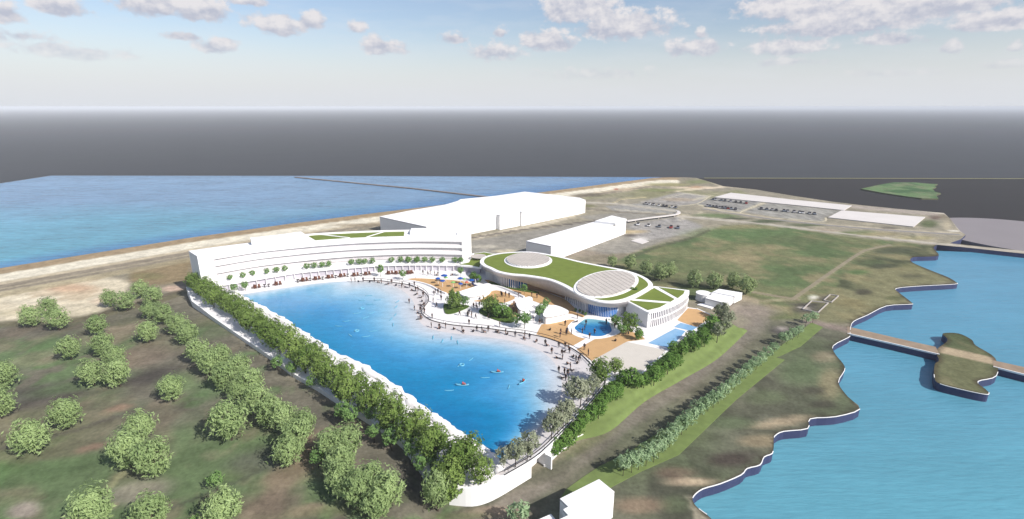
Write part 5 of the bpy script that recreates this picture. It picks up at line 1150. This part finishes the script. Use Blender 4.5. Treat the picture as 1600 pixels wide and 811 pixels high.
zones = {
 'prom_edge': ('on the lagoon edge where the beach begins', [(549, 441, 's'), (555, 440.3, 's'), (560, 441, 'c'), (567.5, 440.5, 's'), (578, 441.5, 'c'), (585, 440.6, 's'), (590, 442.3, 'c'), (596, 443, 's'), (605, 444.5, 'r'), (612, 443.5, 's'), (619, 447, 'c')]),
 'beach_left': ('on the narrow left bend of the beach', [(628, 450, 's'), (629, 447.5, 'w'), (634.4, 449.4, 'r'), (640, 449.4, 's'), (645, 454.4, 'r'), (649.4, 455, 's'), (653.3, 455, 'w'), (650, 460.5, 'r'), (656.6, 465.5, 'r'), (661.3, 463.3, 's'), (659.4, 472, 'c'), (657.7, 477, 'r'), (639.4, 474, 's'), (662.7, 480, 's'), (647.7, 485, 's'), (657, 486.6, 's'), (654.4, 490, 'r'), (657, 496, 'c'), (655.5, 499, 'r')]),
 'water_line': ('along the waterline below the plaza railing', [(674, 512, 's'), (686.5, 513.5, 's'), (688, 514, 'c'), (696.5, 513, 's'), (709, 515.5, 'c'), (722, 517.7, 's'), (724, 519, 'c'), (740, 519, 'c'), (745, 517.7, 's'), (753, 519, 's'), (755.5, 520, 'c'), (763, 518, 's'), (775, 520, 'c'), (778, 520, 'c'), (790, 522, 's'), (793, 523.5, 'c'), (805, 526.6, 's'), (818.6, 530, 'c'), (820, 526, 's'), (827.5, 530, 's'), (838.6, 534, 'c'), (852, 540, 's'), (854, 541, 'c')]),
 'beach_right': ('on the wide right end of the pale beach', [(862, 553, 's'), (873, 543, 's'), (883, 543, 's'), (888.5, 546.5, 's'), (889.6, 552, 's'), (882, 550, 'r'), (872, 560, 'r'), (879, 562, 's'), (896, 559, 'c'), (906, 563, 'w'), (902, 569, 'c'), (886, 570, 'c'), (878, 555, 'w'), (891, 577, 's'), (893, 579, 'r'), (873, 582, 's'), (882, 585, 's'), (887, 587.6, 's'), (877.5, 591, 'r'), (883.6, 595, 's'), (885, 607.6, 'w'), (900, 564, 's'), (904, 566, 's')]),
 'plaza': ('on the white plaza left of the planting beds', [(647.5, 446.6, 's'), (678.3, 461.6, 'w'), (680.5, 457.7, 's'), (684.4, 459, 's'), (689, 461.6, 'w'), (689.5, 469, 's'), (677, 472.7, 's'), (682.4, 480.5, 'w'), (675.3, 497.7, 's'), (685, 452.9, 'c'), (663.3, 489.4, 's')]),
 'plaza_mid': ('on the white plaza around the planting beds', [(718, 493, 'w'), (731, 495, 's'), (733, 491, 's'), (737, 495.5, 's'), (743, 498, 'w'), (740, 481, 's'), (744, 480, 's'), (745.4, 484, 's'), (749, 479.4, 's'), (751.5, 476, 's'), (733, 507, 's'), (763.4, 499, 'w'), (780.7, 510.6, 's'), (820, 507.5, 's'), (833, 501.4, 's'), (843, 507, 's'), (847, 506.3, 'w'), (810, 464.4, 's'), (788.7, 475, 's'), (731, 493, 'c')]),
 'court': ('on the orange paving beside the kiosks', [(750, 467.7, 'c'), (755, 470, 's'), (784.4, 464.4, 's'), (790, 462.5, 's'), (795.5, 465, 's'), (831, 463, 's'), (839, 465.6, 's'), (801.7, 486.6, 's'), (799, 496.5, 's'), (783, 462, 'w')]),
 'promenade': ('on the promenade behind the umbrella play area', [(661, 429, 'w'), (669, 430.5, 'w'), (672.4, 428, 's'), (679.4, 430.5, 's'), (682, 431, 'c'), (684.5, 430.5, 's'), (707, 430.5, 'c')]),
 'orange': ('on the orange paving around the round pool', [(859.6, 516.6, 'c'), (883, 509, 's'), (876, 522, 's'), (875, 527, 's'), (885, 524, 's'), (886, 521, 'w'), (893, 522.5, 's'), (902, 498, 's'), (913, 546.5, 's'), (919, 555.4, 's'), (899.5, 503.5, 'r'), (961.7, 533.7, 'c'), (960.5, 512.7, 's'), (921, 529, 's')]),
 'pool': ('wading in the small round pool', [(915.5, 508, 's'), (913.6, 516, 's'), (910, 521, 's'), (929, 522, 's'), (947, 507, 's')]),
}
PN = {'s': 'standing', 'w': 'walking', 'c': 'sitting', 'r': 'reclining'}
for zn, (where, items) in zones.items():
    items = sorted(items)
    for i, (x, y, p) in enumerate(items):
        k = PN[p]; o = bpy.data.objects.new('person', PM[k]); link(o); b = P(x, y, ZP+.06 if zn in ('water_line', 'pool', 'prom_edge', 'beach_left', 'beach_right') else ZP+.03); o.location = b
        o.rotation_euler = (0, 0, random.uniform(0, 6.28)); sc_p = random.uniform(1.0, 1.14); o.scale = (sc_p*1.12, sc_p*1.12, sc_p)
        tag(o, 'dark clothed person %s %s, %s from left' % (k, where, ordw(i+1)), 'person', 'people '+where)

# ================================================================= FURNITURE ON THE PROMENADE
def chair_proto():
    t = empty('lounge_chair', (0, 0, 0), '', 'chair')
    MB().add([(-.45, -.4, .42), (.45, -.4, .42), (.45, .55, .34), (-.45, .55, .34), (-.45, -.4, .34), (.45, -.4, .34), (.45, .55, .26), (-.45, .55, .26)], [(0, 1, 2, 3), (7, 6, 5, 4), (0, 4, 5, 1), (1, 5, 6, 2), (2, 6, 7, 3), (3, 7, 4, 0)]).build('seat', M['wood'], t)
    MB().add([(-.45, .5, .34), (.45, .5, .34), (.45, .95, 1.25), (-.45, .95, 1.25), (-.45, .58, .3), (.45, .58, .3), (.45, 1.03, 1.22), (-.45, 1.03, 1.22)], [(0, 1, 2, 3), (7, 6, 5, 4), (0, 4, 5, 1), (1, 5, 6, 2), (2, 6, 7, 3), (3, 7, 4, 0)]).build('backrest', M['wood'], t)
    for sx in (-1, 1):
        MB().box((sx*.52, .1, .6), (.12, .95, .05)).build('arm', M['wood'], t); MB().box((sx*.5, -.33, .29), (.09, .09, .58)).build('leg', M['wood'], t); MB().box((sx*.5, .5, .14), (.09, .09, .28)).build('leg', M['dark'], t)
    return t
def table_proto():
    t = empty('side_table', (0, 0, 0), '', 'table'); MB().prism([(.45*math.cos(i*math.pi/8), .45*math.sin(i*math.pi/8)) for i in range(16)], .62, .7).build('tabletop', M['dark'], t); MB().tube([(0, 0, .04), (0, 0, .62)], .12, 8).build('pedestal', M['dark'], t); MB().prism([(.3*math.cos(i*math.pi/8), .3*math.sin(i*math.pi/8)) for i in range(16)], 0, .04).build('base', M['dark'], t)
    return t
cl = [(280+x/7.375, 360+y/7.375) for x, y in ((885, 668), (1130, 632), (1438, 588))]+[(460+x/7.375, 350+y/7.375) for x, y in ((110, 660), (255, 645), (405, 627), (547, 612), (700, 602), (835, 590), (1098, 580), (1185, 578), (1320, 576))]+[(640, 428)]
dt = [(280+x/7.375, 360+y/7.375) for x, y in ((987, 655), (1035, 650), (1370, 597))]+[(460+x/7.375, 350+y/7.375) for x, y in ((40, 672), (183, 655), (328, 640), (478, 623), (617, 607), (770, 600))]
cl.sort(); cp = None
for i, (x, y) in enumerate(cl):
    for k in range(3):
        if cp is None: cp = o = chair_proto()
        else: o = copy_tree(cp)
        b = P(x, y, ZP+.01); o.location = (b.x+(k-1)*1.05, b.y+(k-1)*.14+(0, -.35, .25)[k], b.z); o.rotation_euler = (0, 0, R((-25, 10, 25)[k])+R(8)); o.scale = (.82, .9, 1.0)
        tag(o, 'brown lounge chair, %s of three, in the %s promenade cluster from the left' % (('left', 'middle', 'right')[k], ordw(i+1)), 'chair', 'lounge chairs along the promenade')
tp = None
for i, (x, y) in enumerate(sorted(dt)):
    if tp is None: tp = o = table_proto()
    else: o = copy_tree(tp)
    o.location = P(x, y, ZP+.01); o.scale = (1.2, 1.2, 1.5); tag(o, 'small dark round table between promenade chairs, %s from the left' % ordw(i+1), 'table', 'side tables along the promenade')
# umbrellas of the play area
um = [(670, 180, 95, 'blue', 'large', 275), (582, 222, 72, 'blue', 'small', 300), (645, 255, 78, 'blue', 'small', 345), (895, 220, 80, 'blue', 'large', 300), (900, 297, 70, 'blue', 'small', 372), (1050, 245, 84, 'blue', 'large', 335), (692, 208, 60, 'green', 'small', 270), (795, 275, 66, 'green', 'small', 350), (950, 228, 52, 'green', 'small', 300), (985, 275, 56, 'red', 'small', 350)]
ul = ['blue umbrella farthest back over the orange play area', 'blue umbrella at the left end of the orange play area', 'blue umbrella in the left front of the play area', 'blue umbrella at the middle back of the play area', 'blue umbrella at the front right of the play area', 'blue umbrella at the right end by the bushes', 'pale green umbrella under the farthest blue one', 'pale green umbrella in the middle of the play area', 'pale green umbrella beside the middle back blue one', 'coral umbrella near the right end of the play area']
for (x, y, w, c_, s_, yb), lb in zip(um, ul):
    a = pq(x, yb); b = P(a[0], a[1], ZP+.04); h = height_at(b, pq(x, y-12)[1]); r = w/9.01/2*b.y/F*1.06
    t = empty('umbrella', b, lb, 'umbrella', 'umbrellas of the play area')
    MB().tube([(0, 0, 0), (0, 0, h-.1)], .07, 8).build('pole', M['white2'], t)
    n = 16; V = [(0, 0, h)]+[(r*.5*math.cos(2*math.pi*i/n), r*.5*math.sin(2*math.pi*i/n), h-.14) for i in range(n)]+[(r*math.cos(2*math.pi*i/n), r*math.sin(2*math.pi*i/n), h-.42) for i in range(n)]+[(0, 0, h-.07)]+[(r*.97*math.cos(2*math.pi*i/n), r*.97*math.sin(2*math.pi*i/n), h-.5) for i in range(n)]
    Fc = [(0, 1+i, 1+(i+1) % n) for i in range(n)]+[(1+i, 1+n+i, 1+n+(i+1) % n, 1+(i+1) % n) for i in range(n)]+[(1+n+i, 2+2*n+i, 2+2*n+(i+1) % n, 1+n+(i+1) % n) for i in range(n)]+[(1+2*n, 2+2*n+(i+1) % n, 2+2*n+i) for i in range(n)]
    mesh('canopy', V, Fc, M[{'blue': 'blue_u', 'green': 'green_u', 'red': 'red_u'}[c_]], t)
a = pq(1108, 335); b = P(a[0], a[1], ZP+.04); sl_ = empty('slide', b, 'dark curved tube slide at the right end of the play area', 'slide', None, .4)
MB().tube([(math.cos(t)*1.0, math.sin(t)*1.0, 2.4-t*.42) for t in np.linspace(0, 5.2, 20)], .38, 10).build('chute', M['navy'], sl_); MB().tube([(0, 0, 0), (0, 0, 2.6)], .12, 8).build('post', M['white2'], sl_)

# ================================================================= FLOATS ON THE LAGOON
zw = ZP+.06
def board_mesh(L_, W_, th, up=.15):
    V = []; Fc = []; n = 9; m = 8
    for i in range(n):
        t = i/(n-1)*2-1; w = W_/2*math.sqrt(max(0.02, 1-abs(t)**2.6)); z = up*abs(t)**3
        for k in range(m):
            a = 2*math.pi*k/m; V.append((t*L_/2, w*math.cos(a), z+th/2+th/2*math.sin(a)))
    for i in range(n-1):
        for k in range(m): Fc.append((i*m+k, i*m+(k+1) % m, (i+1)*m+(k+1) % m, (i+1)*m+k))
    Fc += [tuple(range(m))[::-1], tuple((n-1)*m+k for k in range(m))]
    return V, Fc
V, Fc = board_mesh(3.4, .95, .16); bm_ = mesh('board_and_glint', V, Fc, M['board'], None, True); bme = bm_.data; bpy.data.objects.remove(bm_)
z7c = lambda x, y: (360+x/4.506, 420+y/4.506); z6a = lambda x, y: (600+x/4.506, 460+y/4.506)
bl = [(z7c(x, y), a) for x, y, a in ((975, 190, 10), (925, 225, -10), (1035, 220, 10), (980, 250, 0), (890, 315, 20), (995, 312, 50), (950, 345, 50), (820, 370, 20), (763, 405, -8), (845, 470, -50), (1005, 440, 20), (955, 478, 20), (1175, 232, 70), (1165, 270, 80), (1160, 325, 85), (1130, 355, 80), (1145, 395, 100))]+[(z6a(x, y), a) for x, y, a in ((345, 305, 95), (410, 330, 85), (475, 310, 95), (518, 340, 100), (712, 588, 0), (460, 678, 5), (612, 460, 60), (880, 652, 80), (530, 500, 70))]  # upright shapes opening the second list are whitish water reflections built as boards
for i, ((x, y), a) in enumerate(sorted(bl)):
    o = bpy.data.objects.new('board_and_glint', bme); link(o); b = P(x, y, zw); o.location = b; o.rotation_euler = (0, 0, R(a)); s = .62 if y > 560 else .7; o.scale = (s, s*.55, .7)
    tag(o, 'pale cyan shape among paddle boards and water glints on the lagoon, %s from the left' % ordw(i+1), 'paddle board', 'paddle boards on the lagoon')
# swim rings
def ring_mesh(Rr, r):
    V = []; Fc = []; n, m = 20, 8
    for i in range(n):
        for k in range(m):
            a, b = 2*math.pi*i/n, 2*math.pi*k/m; V.append(((Rr+r*math.cos(b))*math.cos(a), (Rr+r*math.cos(b))*math.sin(a), r*.6+r*math.sin(b)))
    for i in range(n):
        for k in range(m): Fc.append((i*m+k, ((i+1) % n)*m+k, ((i+1) % n)*m+(k+1) % m, i*m+(k+1) % m))
    return V, Fc
V, Fc = ring_mesh(.55, .18)
for i, (x, y) in enumerate([z7c(928, 280), z7c(890, 438), z6a(548, 498)]):
    o = mesh('swim_ring', V, Fc, M['board'], None, True); o.location = P(x, y, zw-.02); tag(o, ('pale cyan swim ring among the upper boards on the lagoon', 'pale cyan swim ring left of the middle boards on the lagoon', 'pale cyan swim ring alone in the middle of the lagoon')[i], 'swim ring', 'swim rings on the lagoon')
# kayaks with paddlers: hull is the thing, each paddler stands as a thing of its own
V, Fc = board_mesh(3.2, .62, .34, .2)
KY = [(z6a(795, 552), -4, 'pale kayak carrying a red vested paddler at the middle right of the lagoon'), (z6a(550, 642), -4, 'pale kayak carrying a red vested paddler nearest the avenue trees'), (z6a(976, 622), 55, 'pale kayak carrying a red vested paddler nearest the right beach')]
pme = PM['sitting'].copy(); pme.materials[0] = M['red']
for (x, y), a, lb in KY:
    b = P(x, y, zw); t = empty('kayak', b, lb, 'kayak', 'kayaks on the lagoon', R(a)); mesh('hull', V, Fc, M['board'], t, True); MB().prism([(.5*math.cos(i*math.pi/8)+.2, .22*math.sin(i*math.pi/8)) for i in range(16)], .32, .37).build('cockpit', M['dark'], t)
    p = bpy.data.objects.new('person', pme); link(p); c, s = math.cos(R(a)), math.sin(R(a)); p.location = (b.x+.2*c, b.y+.2*s, b.z+.26); p.rotation_euler = (0, 0, R(a)-math.pi/2); p.scale = (.95, .95, .95)
    tag(p, 'person in a red vest sitting in the kayak '+lb.split('paddler ')[1], 'person', 'kayakers on the lagoon')

# ================================================================= AIR
hz = mesh('haze', [(x, y, z) for z in (-4.2, 67.0) for x, y in ((-G-500, -2500), (G+500, -2500), (G+500, G+500), (-G-500, G+500))], [(3, 2, 1, 0), (4, 5, 6, 7), (0, 1, 5, 4), (1, 2, 6, 5), (2, 3, 7, 6), (3, 0, 4, 7)], [])
hm = bpy.data.materials.new('haze_air'); hm.use_nodes = True; N = hm.node_tree.nodes; N.remove(N['Principled BSDF'])
vp = N.new('ShaderNodeVolumePrincipled'); vp.inputs['Color'].default_value = (.90, .945, 1, 1); vp.inputs['Density'].default_value = 1.45e-4; vp.inputs['Anisotropy'].default_value = -.1
hm.node_tree.links.new(vp.outputs[0], N['Material Output'].inputs['Volume']); hz.data.materials.clear(); hz.data.materials.append(hm); struct(hz, 'stuff')
